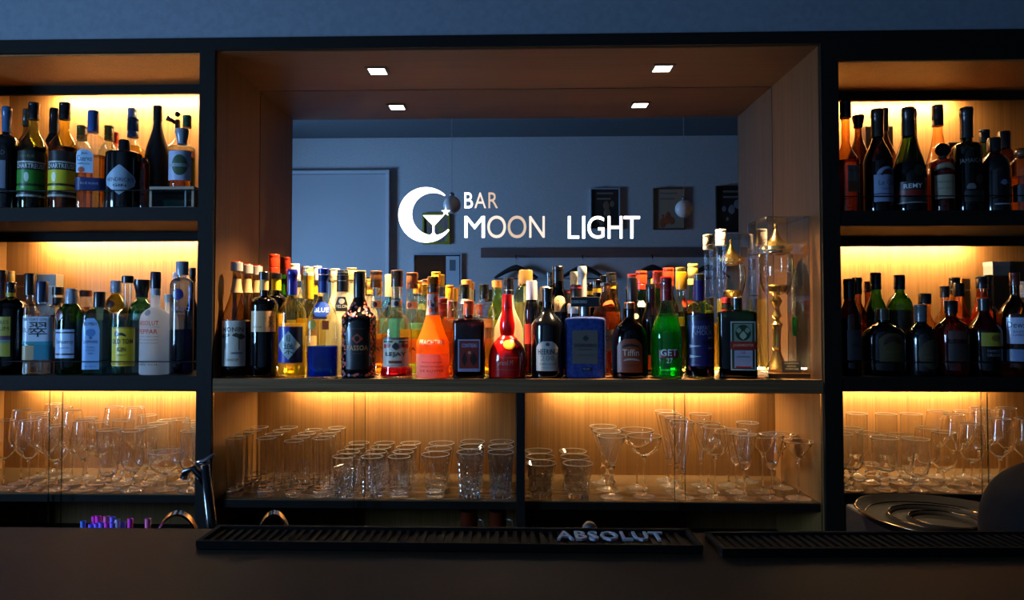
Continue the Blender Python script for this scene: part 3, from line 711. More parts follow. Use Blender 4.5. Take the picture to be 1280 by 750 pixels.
B('LM', 52, 352, 36, A, (386, 380, 'flat'), CLEAR, 'clear square bottle with navy cap and white label brushed with a black character', neck=12, cap=(352, 378, 14, (24, 44, 78), 'plain'), n=6, d=1,
  liq=(394, L_CLEAR), marks=[('rect', 34.5, 69, 396, 431, (185, 195, 210)), ('text', 'HISTORY GIN', 49, 399.5, 26, 3.6, (60, 60, 70)), ('text', 'SUI', 40, 413, 12, 6, (110, 110, 115)), ('text', '翠', 53, 412, 20, 19, (10, 10, 12)),
        ('rect', 34.5, 69, 427, 431, (40, 140, 150), 'teal_band'), ('rect', 49, 69, 431, 450, (36, 120, 140), 'teal_panel'), ('rect', 36, 49, 432, 450, (175, 150, 110), 'tan_panel')])
B('LM', 72, 359, 30, A2, (400, 380, 'round'), CLEAR, 'clear bottle with low black cap left of the green gin bottle', cap=(359, 369, 13, BK), liq=(398, L_CLEAR), marks=[('ring', 372, 384, BK)])
B('LM', 89, 361, 36, A, (398, 378, 'round'), GREEN, 'green gin bottle with silver cap, red seal and pale square label', cap=(361, 380, 13, (150, 160, 175)), liq=(402, solid((.10, .40, .04))),
  marks=[('rect', 72, 97, 412, 448, (165, 185, 215)), ('rect', 72, 97, 415, 417, (30, 40, 50)), ('text', 'Tanqueray', 85, 428, 22, 7, (40, 50, 60)), ('text', 'LONDON', 85, 435, 12, 2, (80, 90, 100)), ('rect', 72, 97, 442, 444, (20, 26, 30)), ('circle', 72, 84, 387, 401, (90, 25, 25), 'wax_seal')])
B('LM', 107, 363, 26, A2, (392, 374, 'slope'), CLEAR, 'small flask with reddish brown cap between green and pale blue gin bottles', cap=(363, 371, 14, (110, 50, 30), 'plain'), liq=(384, L_AMBER))
B('LM', 124, 365, 36, A, (396, 384, 'round'), BLUEG, 'pale blue square gin bottle with black cap and arched label', cap=(365, 384, 13.5, (16, 18, 20), 'plain'), n=5, d=.75, neck=9.5,
  liq=(400, L_PALEB), marks=[('arch', 107.5, 128, 398, 462, (130, 170, 215)), ('text', 'BOMBAY', 118, 405, 15, 4, (20, 30, 50)), ('circle', 112.5, 123.5, 411, 421, (70, 120, 180)), ('rect', 116.5, 119.5, 421, 424, (70, 90, 120)), ('text', 'SAPPHIRE', 118, 427.5, 16, 4, (20, 30, 50)),
        ('text', 'Distilled', 118, 434, 9, 2.2, (50, 70, 110)), ('text', 'LONDON DRY', 118, 438, 11, 2, (50, 70, 110)), ('text', '*GIN', 118, 442, 6, 2, (50, 70, 110)), ('text', '70cl  40% vol', 118, 458, 14, 2, (50, 70, 110))])
B('LM', 145, 351, 30, A2, (392, 368, 'round'), OLIVE, 'round yellow green flask with silver cap and dark wax seal', cap=(351, 366, 13.5, (140, 150, 165)), liq=(396, solid((.55, .55, .05))), marks=[('circle', 136, 146, 375, 385, (70, 20, 15), 'wax_seal')])
B('LM', 159, 345, 36, A, (392, 384, 'hip'), CLEARG, 'clear long necked gin bottle with bright yellow label', neck=9, cap=(345, 354, 13.5, (14, 14, 16), 'plain'),
  liq=(400, L_PALEB), marks=[('rect', 142, 172, 409, 458, (215, 180, 20)), ('rect', 142, 172, 409, 411, (180, 130, 20)), ('dome', 149, 162, 416, 421, BK), ('circle', 148, 152, 414, 421, BK), ('text', '*OLD TOM', 157, 427, 25, 6.5, (30, 26, 10)), ('text', '*GIN', 157, 437, 10, 5.5, (30, 26, 10)), ('text', 'LONDON', 157, 444, 10, 2, (40, 36, 10)), ('rect', 142, 172, 454, 456, (180, 130, 20))])
B('LM', 177, 350, 32, A2, (392, 374, 'round'), TEAL, 'teal tinted bottle with wide black mushroom stopper', neck=13, cap=(350, 372, 18, (12, 14, 16), 'stopper'), liq=(388, L_PALEG))
B('LM', 194, 340, 37, A, (402, 384, 'round'), FROST, 'frosted white vodka bottle with red lettering', neck=11, cap=(340, 361, 12.5, (24, 26, 40), 'plain'),
  marks=[('ring', 362, 369, (170, 175, 185)), ('ring', 341, 346, (175, 180, 190)), ('circle', 184, 192, 387, 395, (150, 150, 150), 'glass_seal'), ('text', '*ABSOLUT', 188.5, 404, 26, 6, (190, 20, 15)), ('text', 'COUNTRY OF SWEDEN', 190, 409, 25, 1.2, (60, 60, 70)), ('text', '*PEPPAR', 188.5, 414.5, 24, 6, (190, 20, 15)),
         ('text', 'is a spicy vodka made', 189, 421, 25, 2, (90, 90, 100)), ('text', 'with natural pepper', 189, 425, 24, 2, (90, 90, 100)), ('text', 'flavours and peppers', 189, 429, 24, 2, (90, 90, 100)), ('text', '40% VOL', 190, 456, 24, 2.5, (60, 60, 70))])
B('LM', 211, 368, 24, A2, (404, 388, 'round'), FROST, 'frosted bottle with silver cap behind the red lettered vodka', cap=(368, 378, 11, (160, 166, 176)))
B('LM', 220, 341, 22, A3, (400, 380, 'slope'), CLEAR, 'bottle with white cap behind the tall blue bottle', cap=(341, 352, 9, (200, 205, 210)), liq=(400, L_CLEAR))
B('LM', 227, 327, 29, A+.005, (356, 347, 'round'), thin((.50, .58, .72), 1.8), 'tall slim blue bottle with silver cap and round blue medallion by the post', neck=11, cap=(327, 344, 15, (140, 148, 160)),
  liq=(412, L_DEEP), marks=[('circle', 218.5, 231.5, 361, 375, (14, 26, 110), 'medallion'), ('text', 'CIROC', 227, 386, 22, 5, (90, 110, 150)), ('text', 'VODKA', 227, 392, 12, 2, (90, 110, 150))])
B('LM', 240, 335, 18, A3, (390, 372, 'slope'), DKGREEN, 'dark bottle with beaded black cap half hidden by the post', cap=(335, 352, 8, BK))
# carton behind
def carton(px0, px1, py, zs, Y0, Y1, mat, label, strip=None, name='carton'):
    a, b_ = PX(px0, Y0), PX(px1, Y0); H = P((px0+px1)/2, py, Y0).z-zs
    r = empty(name, ((a+b_)/2, (Y0+Y1)/2, zs+.0004)); tag(r, label, 'box'); hw, hy = (b_-a)/2, (Y1-Y0)/2
    MB().box(-hw, hw, -hy, hy, 0, H, bev=.0015).build('box_body', mat, r)
    MB().box(-hw+.001, hw-.001, -hy+.001, hy-.001, H, H+.001).build('lid_flap', strip or mat, r)
    if strip: MB().box(-hw, hw, -hy-.0008, -hy, H*.86, H*.88).build('band', strip, r)
    return r
carton(19, 69, 343, ZL2, 2.205, 2.245, paint((120, 108, 90), .35), 'grey brown carton behind the bottles on the middle left shelf', paint((170, 158, 138), .4))
# ---------------------------------------------------------------- upper right shelf
B('RT', 1060, 127, 30, A, (200, 178, 'hip'), thin((.70, .45, .16), 2), 'amber bottle with black cap beside the post', cap=(127, 148, 13, BK), neck=9.5, liq=(202, L_AMBER), turn=-.2,
  marks=[('rect', 1058, 1080, 206, 226, (110, 105, 98)), ('text', 'RESERVE', 1069, 213, 16, 3, (40, 36, 30)), ('rect', 1058, 1080, 226, 240, (110, 70, 24), 'lower_label')])
B('RT', 1076, 145, 28, A2, (206, 166, 'slope'), thin((.35, .2, .07), 2), 'brown bottle with black mushroom stopper beside the post', neck=8, cap=(145, 160, 13, BK, 'stopper'), liq=(208, L_RUM))
B('RT', 1100, 137, 34, A, (205, 165, 'slope'), thin((.22, .12, .05), 2), 'dark bottle with brown capsule and pale blue arched label', neck=10, cap=(140, 172, 14, (34, 22, 16), 'foil'), liq=(208, L_RUM),
  marks=[('rect', 1092, 1124, 218, 252, (120, 134, 165)), ('dome', 1095, 1120, 208, 218.6, (120, 134, 165)), ('dome', 1100, 1116, 211, 219, (50, 26, 30)), ('text', 'Le Cep', 1107, 229, 20, 8, (60, 74, 110)), ('text', 'COGNAC', 1107, 236, 12, 2.5, (60, 74, 110)), ('rect', 1092, 1124, 241.5, 243, (60, 66, 90))])
B('RT', 1109, 136, 26, A2, (200, 168, 'slope'), thin((.7, .45, .2), 2), 'amber bottle half hidden behind the pale blue label bottle', cap=(136, 164, 9, (30, 18, 14), 'foil'), liq=(206, L_AMBER))
B('RT', 1139, 135, 40, A, (222, 158, 'slope'), thin((.22, .34, .05), 1.8), 'green slope shouldered brandy bottle with tall black capsule and red band', neck=12, cap=(135, 171, 14, (30, 26, 22), 'foil'), liq=(205, solid((.10, .13, .01))),
  marks=[('circle', 1140, 1152, 205, 219, (26, 30, 14), 'glass_seal'), ('rect', 1121, 1157, 226, 254, (20, 18, 16), 'label'), ('text', '*REMY', 1139, 232, 20, 5.5, (200, 200, 205)), ('rect', 1121, 1157, 237, 245, (110, 14, 10)), ('rect', 1121, 1157, 252, 253.5, (120, 120, 120))])
B('RT', 1144, 137, 26, A3, (215, 162, 'slope'), DKBROWN, 'dark bottle hidden directly behind the green brandy bottle', cap=(137, 170, 10, (60, 30, 22), 'foil'))
B('RT', 1176, 132, 40, A2, (222, 160, 'hip'), thin((.92, .72, .45), 2), 'tall clear conical bottle with brown cap', neck=10, cap=(132, 158, 12.5, (54, 46, 36)), liq=(205, solid((.8, .36, .07), 1.33, .6)))
r, b, z = B('RT', 1184, 197, 29, A, (204, 198, 'round'), thin((.55, .36, .3), 1.5), 'cognac flask with cream label and large round black stopper', neck=7, cap=(193, 199, 9, (60, 44, 34), 'plain'), liq=(212, L_RUM),
  marks=[('rect', 1172, 1196, 218, 248, (140, 132, 108)), ('text', 'Hennessy', 1184, 227, 18, 5, (70, 60, 40)), ('text', 'VERY SPECIAL', 1184, 235, 16, 2, (90, 80, 60)), ('dome', 1172, 1196, 203, 212, (120, 104, 80), 'neck_label')])
o = MB().lathe([(.0005, -.006), (.018, -.006), (.0205, -.002), (.0205, .002), (.018, .006), (.0005, .006)], 28).build('disc_stopper', paint((14, 12, 12), .12, 0, .6), r, True)
auto(o, 40); o.rotation_euler = (PI/2-.15, 0, .2); o.location = (0, -.004, z(188))
q = MB().lathe([(.0195, -.003), (.0215, 0), (.0195, .003)], 28).build('disc_rim', CHROME, r, True); q.rotation_euler = o.rotation_euler; q.location = o.location
B('RT', 1211, 135, 34, A, (186, 178, 'round'), thin((.06, .14, .03), 1.3), 'dark green bottle with tall capsule and faint printed letters', neck=12, cap=(135, 173, 14, (30, 26, 24), 'foil'), liq=(190, solid((.03, .05, .01))),
  marks=[('text', 'JAMAICA', 1211, 201, 24, 7, (90, 96, 90)), ('circle', 1216, 1226, 218, 230, (44, 40, 36), 'label'), ('hex', 1206, 1216, 229, 236, (90, 92, 90)), ('rect', 1204, 1230, 238, 252, (26, 28, 26), 'lower_label')])
B('RT', 1237, 163, 24, A2, (206, 186, 'slope'), thin((.3, .45, .1), 1.5), 'green bottle with black cap behind the crest marked bottle', cap=(163, 178, 11.5, BK), liq=(206, solid((.16, .3, .03))))
B('RT', 1248, 173, 36, A, (216, 192, 'round'), JET, 'black bottle with silver crest, front right of the upper right shelf', neck=13, cap=(173, 190, 15, (20, 20, 22), 'plain'),
  marks=[('circle', 1250, 1257, 224, 231, (90, 100, 130), 'crest'), ('text', 'Courvoisier', 1258, 228, 18, 3.5, (90, 100, 130)), ('rect', 1243, 1262, 254, 255.5, (130, 140, 160), 'foot_line')])
B('RT', 1257, 165, 26, A2, (204, 186, 'round'), BROWN, 'brown bottle with square black cap behind the crest marked bottle', cap=(165, 186, 14, BK, 'plain'), liq=(206, L_AMBER))
B('RT', 1277, 186, 32, A, (214, 198, 'round'), AMBER, 'amber decanter bottle with glass stopper at the right picture edge', neck=12, cap=(186, 198, 14, (90, 60, 30), 'ball'), liq=(222, L_AMBER), marks=[('rect', 1264, 1290, 230, 252, (30, 28, 24))])
carton(1085, 1120, 158, ZR1, 2.215, 2.250, paint((52, 26, 16), .5), 'tall dark brown carton behind the pale blue label bottle')
carton(1190, 1206, 178, ZR1, 2.20, 2.245, paint((70, 44, 26), .4), 'narrow brown carton between the conical and the dark green bottle', paint((190, 150, 90), .4))
# ---------------------------------------------------------------- middle right shelf
B('RM', 1062, 349, 26, A, (398, 372, 'slope'), DKBROWN, 'dark bottle with grey label beside the post on the middle right shelf', cap=(349, 374, 13, (26, 18, 16), 'foil'), liq=(400, L_RUM), turn=-.2,
  marks=[('rect', 1056, 1079, 413, 450, (95, 88, 92)), ('text', 'The', 1069, 418, 9, 4, (40, 36, 36)), ('text', 'MALT', 1069, 432, 14, 5, (40, 36, 36))])
B('RM', 1077, 347, 24, A2, (398, 376, 'slope'), BROWN, 'brown bottle with dark cap beside the slim green bottle', cap=(347, 368, 11, (20, 16, 16), 'foil'), liq=(400, L_AMBER))
B('RM', 1085, 352, 20, A3, (400, 378, 'slope'), thin((.5, .2, .08), 2), 'reddish bottle squeezed behind the slim green bottle', cap=(352, 366, 8, (70, 20, 14)), liq=(398, L_RUM))
B('RM', 1094, 341, 25, A2+.005, (392, 362, 'slope'), GREEN, 'slim green bottle with black cap on the middle right shelf', cap=(341, 362, 12.5, (18, 20, 20)), liq=(392, solid((.05, .2, .02))), marks=[('rect', 1082, 1102, 401, 430, (70, 84, 40))])
B('RM', 1122, 344, 31, A2, (390, 366, 'round'), GREEN, 'broad green bottle with black cap and dark label', cap=(344, 362, 12.5, (18, 20, 20)), liq=(388, solid((.10, .2, .02))), extra=lambda t, r, R: r*(1+.0*t),
  marks=[('rect', 1109, 1136, 389, 430, (64, 56, 26)), ('text', 'CUTTY', 1122, 395, 20, 4, (96, 90, 50))])
B('RM', 1107, 386, 52, A, (424, 403, 'round'), thin((.12, .09, .05), 1.4), 'squat wide dark bottle with arched label and gold screw cap', neck=12, cap=(386, 400, 14, (70, 62, 44)), liq=(418, L_RUM), d=.7,
  marks=[('arch', 1099, 1129, 417, 454, (60, 50, 20)), ('dome', 1103, 1125, 420, 432, (44, 20, 12)), ('text', 'ROYAL', 1114, 440, 16, 3, (90, 80, 40))])
B('RM', 1152, 381, 36, A, (424, 404, 'round'), JET, 'dark bottle with grey steel cap and round brown label', cap=(381, 402, 14, (78, 84, 88)), marks=[('circle', 1145, 1176, 425, 462, (62, 54, 38)), ('text', 'OLD', 1160, 440, 14, 4, (100, 60, 40)), ('text', 'BLEND', 1160, 447, 18, 3, (90, 80, 60))])
B('RM', 1159, 367, 24, A2, (410, 392, 'slope'), AMBER, 'amber bottle with flat black cap behind the round label bottle', cap=(367, 380, 14, BK, 'plain'), liq=(410, L_AMBER))
B('RM', 1192, 376, 42, A, (420, 396, 'round'), thin((.45, .30, .12), 2), 'round shouldered bottle with black cap glowing amber at its foot', neck=12, cap=(376, 392, 14.5, (14, 14, 16)), liq=(424, solid((.5, .25, .06))),
  marks=[('rect', 1184, 1205, 414, 424, (60, 44, 40)), ('text', 'NIKKA', 1195, 436, 20, 4, (70, 66, 70)), ('rect', 1184, 1208, 430, 452, (36, 30, 30), 'lower_label')])
B('RM', 1183, 358, 24, A2, (404, 384, 'slope'), AMBER, 'amber bottle with brown cap left of the two taller black caps', cap=(358, 372, 10, (54, 40, 26)), liq=(404, L_AMBER))
B('RM', 1194, 347, 24, A3, (398, 374, 'slope'), AMBER, 'bottle with tall ringed black cap behind the round shouldered bottle', cap=(347, 368, 12, BK), liq=(400, L_AMBER))
B('RM', 1201, 354, 26, A2+.01, (402, 376, 'slope'), thin((.9, .65, .35), 2), 'clear amber bottle with square black cap beside the tan carton', cap=(354, 371, 12.5, BK, 'plain'), liq=(398, L_AMBER))
B('RM', 1222, 346, 24, A2, (392, 364, 'hip'), thin((.95, .55, .25), 2), 'orange whisky bottle with black cap right of the tan carton', cap=(346, 361, 13, (20, 14, 14)), liq=(372, L_ORANGE))
B('RM', 1229, 373, 40, A, (416, 388, 'slope'), thin((.20, .16, .08), 2), 'bottle with dark green neck and yellow painted label', neck=11, cap=(373, 388, 13, (18, 34, 28), 'foil'), liq=(414, L_RUM),
  marks=[('rect', 1221, 1247, 416, 433, (150, 140, 40)), ('circle', 1231, 1242, 419, 427, (110, 86, 30)), ('text', 'FAMOUS', 1234, 439, 14, 3.5, (120, 124, 130)), ('text', 'GROUSE', 1234, 444, 15, 3.5, (120, 124, 130)), ('ring', 374, 377, (110, 120, 110))])
B('RM', 1235, 344, 26, A3, (396, 374, 'slope'), DKBROWN, 'tall dark bottle with black capsule in front of the black carton', cap=(344, 380, 12, (16, 14, 14), 'foil'))
B('RM', 1266, 341, 40, A, (394, 368, 'slope'), thin((.62, .45, .22), 2), 'whisky bottle with reddish cap and white label at the right picture edge', neck=10, cap=(341, 357, 11, (92, 34, 24)), liq=(392, L_AMBER),
  marks=[('rect', 1252, 1284, 397, 430, (175, 185, 215)), ('text', "Dewar's", 1266, 406, 26, 8, (26, 24, 34)), ('text', 'WHITE', 1264, 415, 12, 3, (60, 70, 100)), ('text', 'LABEL', 1264, 419, 11, 2.5, (60, 70, 100)), ('rect', 1252, 1284, 437, 452, (110, 130, 165), 'lower_label')])
B('RM', 1283, 352, 26, A2+.01, (400, 380, 'slope'), DKBROWN, 'dark bottle with silver beaded cap cut by the right picture edge', cap=(352, 372, 12, (120, 120, 124)))
carton(1241, 1264, 345, ZR2, 2.195, 2.25, paint((18, 17, 18), .4), 'black carton under the grey box on the middle right shelf')
a_, b__ = PX(1242, 2.2), PX(1264, 2.2); z0 = P(1252, 345, 2.195).z+.002; z1 = P(1252, 327, 2.2).z
r = empty('grey_box', ((a_+b__)/2, 2.222, z0)); tag(r, 'small pale grey box lying on top of the black carton', 'box')
MB().box(-(b__-a_)/2, (b__-a_)/2, -.022, .022, 0, z1-z0, bev=.0015).build('box_body', paint((128, 132, 130), .4), r)
MB().box(-(b__-a_)/2-.0006, (b__-a_)/2+.0006, -.0226, .0226, (z1-z0)*.7, z1-z0+.0006, bev=.001).build('box_lid', paint((140, 144, 142), .4), r)
carton(1203, 1214, 348, ZR2, 2.215, 2.25, paint((150, 104, 50), .35), 'tan carton standing behind the orange whisky bottle', paint((210, 170, 100), .4))
carton(1266, 1282, 327, ZR2, 2.20, 2.25, paint((10, 10, 11), .5), 'tall black carton at the right picture edge')
# ---------------------------------------------------------------- centre shelf
def ribbed(f0, f1, n, amp):
    return lambda t, r, R: r*(1+amp*math.sin((t-f0)/(f1-f0)*2*PI*n)) if f0 < t < f1 else r
SY = [('ring', 349, 366, (196, 170, 120)), ('rect', 270, 302, 401, 458, (198, 188, 170)), ('text', '*MONIN', 286, 412, 26, 6, (50, 40, 34)), ('kite', 271, 279, 417, 424, (70, 60, 40)), ('kite', 275, 283, 416, 422, (70, 60, 40)), ('rect', 276, 277.2, 420, 436, (70, 60, 40)), ('kite', 286, 295, 416, 422, (70, 60, 40)), ('kite', 291, 301, 417, 425, (70, 60, 40)), ('rect', 293, 294.2, 420, 438, (70, 60, 40)),
      ('circle', 284, 298, 440, 443, (110, 110, 120)), ('text', 'SIROP', 286, 450, 14, 3, (90, 80, 70))]
for (px, top, Y, c1, c2, nm, mk_) in ((288, 328, 1.972, 346, 366, 'front', SY), (303, 331, 2.062, 345, 362, 'middle', [('ring', 349, 366, (196, 170, 120)), ('rect', 290, 318, 400, 452, (198, 188, 170))]),
                            (315, 333, 2.152, 346, 362, 'rear', [('ring', 351, 366, (196, 170, 120)), ('rect', 303, 328, 400, 450, (198, 188, 170))])):
    sc = 1.972/Y
    r, b, z = B('C', px, top, 36*sc, Y, (396, 350, 'hip'), thin((.72, .62, .42), 1.6), 'clear syrup bottle with red and white cap, %s of three beside the niche wall' % nm,
      neck=10, cap=(top, top+11, 15*sc, (186, 184, 180), 'plain'), liq=(402, solid((.18, .07, .02))), marks=mk_, name='syrup_bottle', turn=.25 if nm == 'front' else .1)
    o = MB().lathe([(.0185*1.02, -.0012), (.0187, .004), (.016, .0052), (.0005, .0052)], 24).build('cap_top', paint((190, 34, 22), .35), r, True)
    o.location = (0, 0, z(top)-.0035); o.scale = (.9, .9, 1)
B('C', 322, 340, 35, 1.972, (382, 370, 'round'), thin((.16, .20, .03), 1.4), 'dark bottle with black cap and beige label with a brushed character', neck=10.5, cap=(340, 350, 12.5, (16, 16, 18), 'plain'), liq=(386, solid((.05, .03, .01))), turn=.3,
  marks=[('ring', 350, 363, (214, 168, 100)), ('rect', 306, 339, 389, 415, (206, 160, 110)), ('text', '来', 332, 402, 7, 17, (20, 16, 14)), ('text', 'PLUM WINE', 315, 409, 11, 2, (70, 50, 40))])
B('C', 345, 342, 32, 2.06, (378, 368, 'round'), thin((.20, .24, .03), 1.4), 'dark green bottle with black cap and bright yellow neck label', neck=11, cap=(342, 349, 13, (18, 18, 16), 'plain'), liq=(386, solid((.50, .45, .03), glow=.3)),
  marks=[('ring', 349, 363, (222, 205, 20)), ('rect', 334, 356, 392, 418, (216, 160, 40))])
B('C', 340, 318, 30, 2.2, (378, 350, 'slope'), GREEN, 'tall green bottle with long orange red capsule in the back row, left side', cap=(318, 341, 13.5, (222, 62, 24)), liq=(376, solid((.1, .35, .03))), marks=[('tri', 336, 344, 326, 339, (230, 210, 190))])
B('C', 361, 337, 35, 1.98, (392, 368, 'slope'), thin((.93, .90, .62), 1.6), 'clear bottle with long blue capsule and blue label with a silver diamond', neck=11, cap=(337, 369, 12.5, (26, 28, 130), 'foil'), liq=(404, L_YEL2), turn=.15,
  marks=[('rect', 344, 378, 408.5, 454, (24, 34, 150)), ('rect', 361, 378, 409, 453.5, (16, 16, 34)), ('diamond', 345, 374, 414, 450, (165, 180, 175)), ('text', '樂', 360, 436, 12, 14, (14, 14, 20)), ('text', '梅酒', 359.5, 423, 5, 9, (14, 14, 20))])
B('C', 368, 330, 30, 2.2, (382, 352, 'slope'), CLEAR, 'tall clear bottle with ribbed cream cap behind the long blue capsule', cap=(330, 349, 12, (224, 214, 184)), liq=(400, L_YEL2))
B('C', 385, 334, 34, 2.07, (392, 374, 'slope'), thin((.92, .86, .6), 1.5), 'clear textured bottle with cream cap and yellow and orange neck label', neck=13, cap=(334, 345, 12, (226, 216, 190)), liq=(398, L_YEL2),
  marks=[('ring', 345, 374, (222, 174, 20)), ('ring', 345, 350, (190, 70, 30)), ('rect', 372, 398, 420, 440, (236, 214, 140))], extra=ribbed(.55, .75, 6, .012))
# square bottle with blue liquid
B('C', 404, 336, 38, 1.97, (404, 366, 'slope'), thin((.94, .92, .80), 2), 'clear square based bottle with blue neck label, blue medallion and bright blue liquid', neck=12, cap=(336, 343, 14, (24, 44, 150), 'plain'), liq=(433, L_BLUE), n=4,
  marks=[('ring', 344, 366, (30, 66, 150)), ('ring', 345, 353, (130, 150, 190)), ('circle', 393, 414, 377, 397, (28, 74, 170)), ('text', '*BLUE', 403.5, 387.5, 17, 6, (190, 215, 240)), ('rect', 394, 411, 396, 399, (20, 30, 80)), ('rect', 405, 413, 401, 412, (222, 96, 34), 'orange_tab'), ('circle', 388, 398, 400, 413, (205, 165, 40), 'gold_seal')])
B('C', 405, 333, 26, 2.19, (384, 352, 'slope'), CLEAR, 'clear bottle with white cap directly behind the blue liquid bottle', cap=(333, 350, 11, (228, 224, 214)), liq=(396, L_YEL2))
B('C', 428, 338, 36, 2.06, (404, 362, 'hip'), MILK, 'pale cream bottle with black capsule and black hexagon label', neck=14, cap=(338, 344, 13.5, (14, 14, 14), 'plain'),
  marks=[('ring', 345, 365, (16, 15, 15)), ('hex', 419, 436, 371, 389, (18, 20, 18)), ('text', 'MELON', 428, 383, 15, 4, (200, 205, 190)), ('circle', 424.5, 431.5, 373, 380, (180, 186, 170)), ('rect', 423, 433, 350, 351, (150, 150, 140), 'neck_line')])
B('C', 416, 336, 26, 2.2, (392, 366, 'slope'), MILK, 'cream bottle with pale ribbed cap in the back row beside the hexagon label', cap=(336, 350, 12, (226, 210, 176)))
B('C', 440, 335, 30, 2.19, (396, 366, 'slope'), MILK, 'cream bottle with pale gold cap behind the black floral bottle', cap=(335, 350, 12.5, (232, 200, 130)), marks=[('ring', 347, 351, (30, 24, 20))])
B('C', 424, 372, 24, 2.13, (410, 394, 'slope'), thin((.6, .95, .3), 1.5), 'small clear bottle with lime green liquid beside the black floral bottle', cap=(372, 384, 10, (225, 222, 210)), liq=(446, L_LIME))
# black floral bottle
r, b, z = B('C', 449, 340, 43, 1.975, (396, 370, 'hip'), JET, 'black bottle covered in pink and orange flowers with a dark oval label', neck=13.5, cap=(340, 372, 14.5, (12, 12, 13), 'plain'),
  marks=[('arch', 434, 464, 401, 462, (12, 10, 11)), ('diamond', 441, 456, 417, 430, (176, 66, 30)), ('circle', 445.5, 451.5, 420, 427, (12, 10, 11)), ('text', '*PASSOA', 449, 435, 26, 6.5, (206, 150, 96)), ('text', 'PASSION DRINK', 449, 411, 18, 1.5, (150, 80, 50)), ('text', 'LIQUEUR', 449, 442, 12, 1.5, (120, 80, 60))])
random.seed(5); vs = []; fs = []; fm = []
for k in range(420):
    zz_ = random.uniform(z(470), z(374)); uu = random.uniform(-.082, .082)
    if abs(uu) < .038 and z(465) < zz_ < z(398): continue
    rr = random.uniform(.0024, .0052); v, f = b.patch(shape2d('circle', 10), uu-rr, uu+rr, max(zz_-rr, .003), zz_+rr*random.uniform(.7, 1), .0009+.0002*(k % 3))
    n0 = len(vs); vs += v; fs += [tuple(i+n0 for i in q) for q in f]; fm += [random.choice((0, 1, 2, 3))]*len(f)
mk('flower_pattern', vs, fs, None, r, True, [paint((176, 96, 80), .5), paint((150, 110, 140), .5), paint((190, 74, 40), .5), paint((40, 28, 30), .5)], fm)
# three blackcurrant-style bottles in a cluster
def lejay(t, r, R): return r*(1+.16*math.exp(-((t-.625)/.02)**2))
def flare(t, r, R): return r*(1+.07*math.exp(-((t-.03)/.05)**2)) if t < .36 else r*(1+.30*math.exp(-((t-.62)/.022)**2))
B('C', 496, 338, 38, 1.975, (416, 392, 'round'), thin((.95, .92, .86), 2.4), 'clear bottle with bronze cap and cherry garland label, little red liquid left, front row', neck=13, cap=(338, 359, 15, (112, 70, 42)), liq=(460, L_RED), extra=flare,
  marks=[('ring', 375, 384, (205, 180, 150)), ('circle', 492.5, 498.5, 376, 383, (60, 26, 26), 'neck_seal'), ('rect', 478.5, 513.5, 422, 459, (218, 200, 172)), ('rect', 478.5, 513.5, 422, 425, (120, 106, 90)), ('circle', 480, 484.5, 430, 436, (190, 50, 30)), ('circle', 485, 489.5, 429, 435, (190, 50, 30)), ('circle', 503, 507.5, 429, 435, (190, 50, 30)), ('circle', 508, 512.5, 430, 436, (190, 50, 30)),
         ('rect', 480, 492, 426, 428.5, (60, 90, 40)), ('rect', 500, 512, 426, 428.5, (60, 90, 40)), ('kite', 492, 500, 428, 438, (50, 50, 46)), ('text', '*LEJAY', 496, 443.5, 25, 6.5, (34, 26, 24)), ('rect', 488, 503.5, 451, 454.5, (150, 50, 36)), ('text', 'CREME DE CASSIS', 496, 457, 20, 1.4, (90, 70, 60))])
B('C', 470, 339, 37, 2.07, (412, 390, 'round'), thin((.95, .90, .78), 2.2), 'clear bottle with bronze cap, amber filled, directly right of the black floral bottle', neck=13, cap=(339, 360, 15, (150, 98, 52)), liq=(418, L_AMB2), extra=flare,
  marks=[('ring', 376, 385, (214, 182, 140)), ('circle', 466, 472, 377, 384, (50, 22, 20), 'neck_seal'), ('rect', 456, 484, 424, 454, (232, 160, 70)), ('text', '*LEJAY', 470, 437, 24, 6, (60, 34, 20))])
B('C', 515, 341, 37, 2.07, (414, 390, 'round'), thin((.95, .90, .74), 2.2), 'clear bottle with bronze cap, golden filled, directly left of the orange bottle', neck=13, cap=(341, 361, 14.5, (150, 92, 48)), liq=(412, L_YEL2), extra=flare,
  marks=[('ring', 377, 386, (220, 180, 130)), ('circle', 509, 515, 378, 385, (96, 24, 18), 'neck_seal'), ('rect', 502, 528, 424, 454, (236, 160, 60)), ('text', '*LEJAY', 515, 437, 22, 6, (60, 34, 20))])
B('C', 486, 343, 26, 2.18, (384, 371, 'slope'), thin((.6, .9, .9), 1.5), 'pale aqua bottle with tall cream capsule between two bronze capped bottles', cap=(343, 371, 10.5, (224, 206, 156), 'plain'), liq=(398, solid((.45, .85, .9), glow=.5)), marks=[('circle', 483.5, 488.5, 354, 360, (170, 150, 110), 'cap_crest')])
B('C', 456, 349, 26, 2.18, (392, 372, 'slope'), CLEAR, 'clear bottle with slim gold cap just right of the black floral neck', cap=(349, 368, 8, (222, 160, 60)), liq=(400, L_AMB2))
B('C', 529, 352, 30, 2.17, (396, 372, 'round'), thin((.86, .95, .78), 1.5), 'pale green bottle with gold ringed cap left of the orange bottle', cap=(352, 367, 11, (226, 170, 50)), liq=(404, solid((.35, .75, .8), glow=.5)))
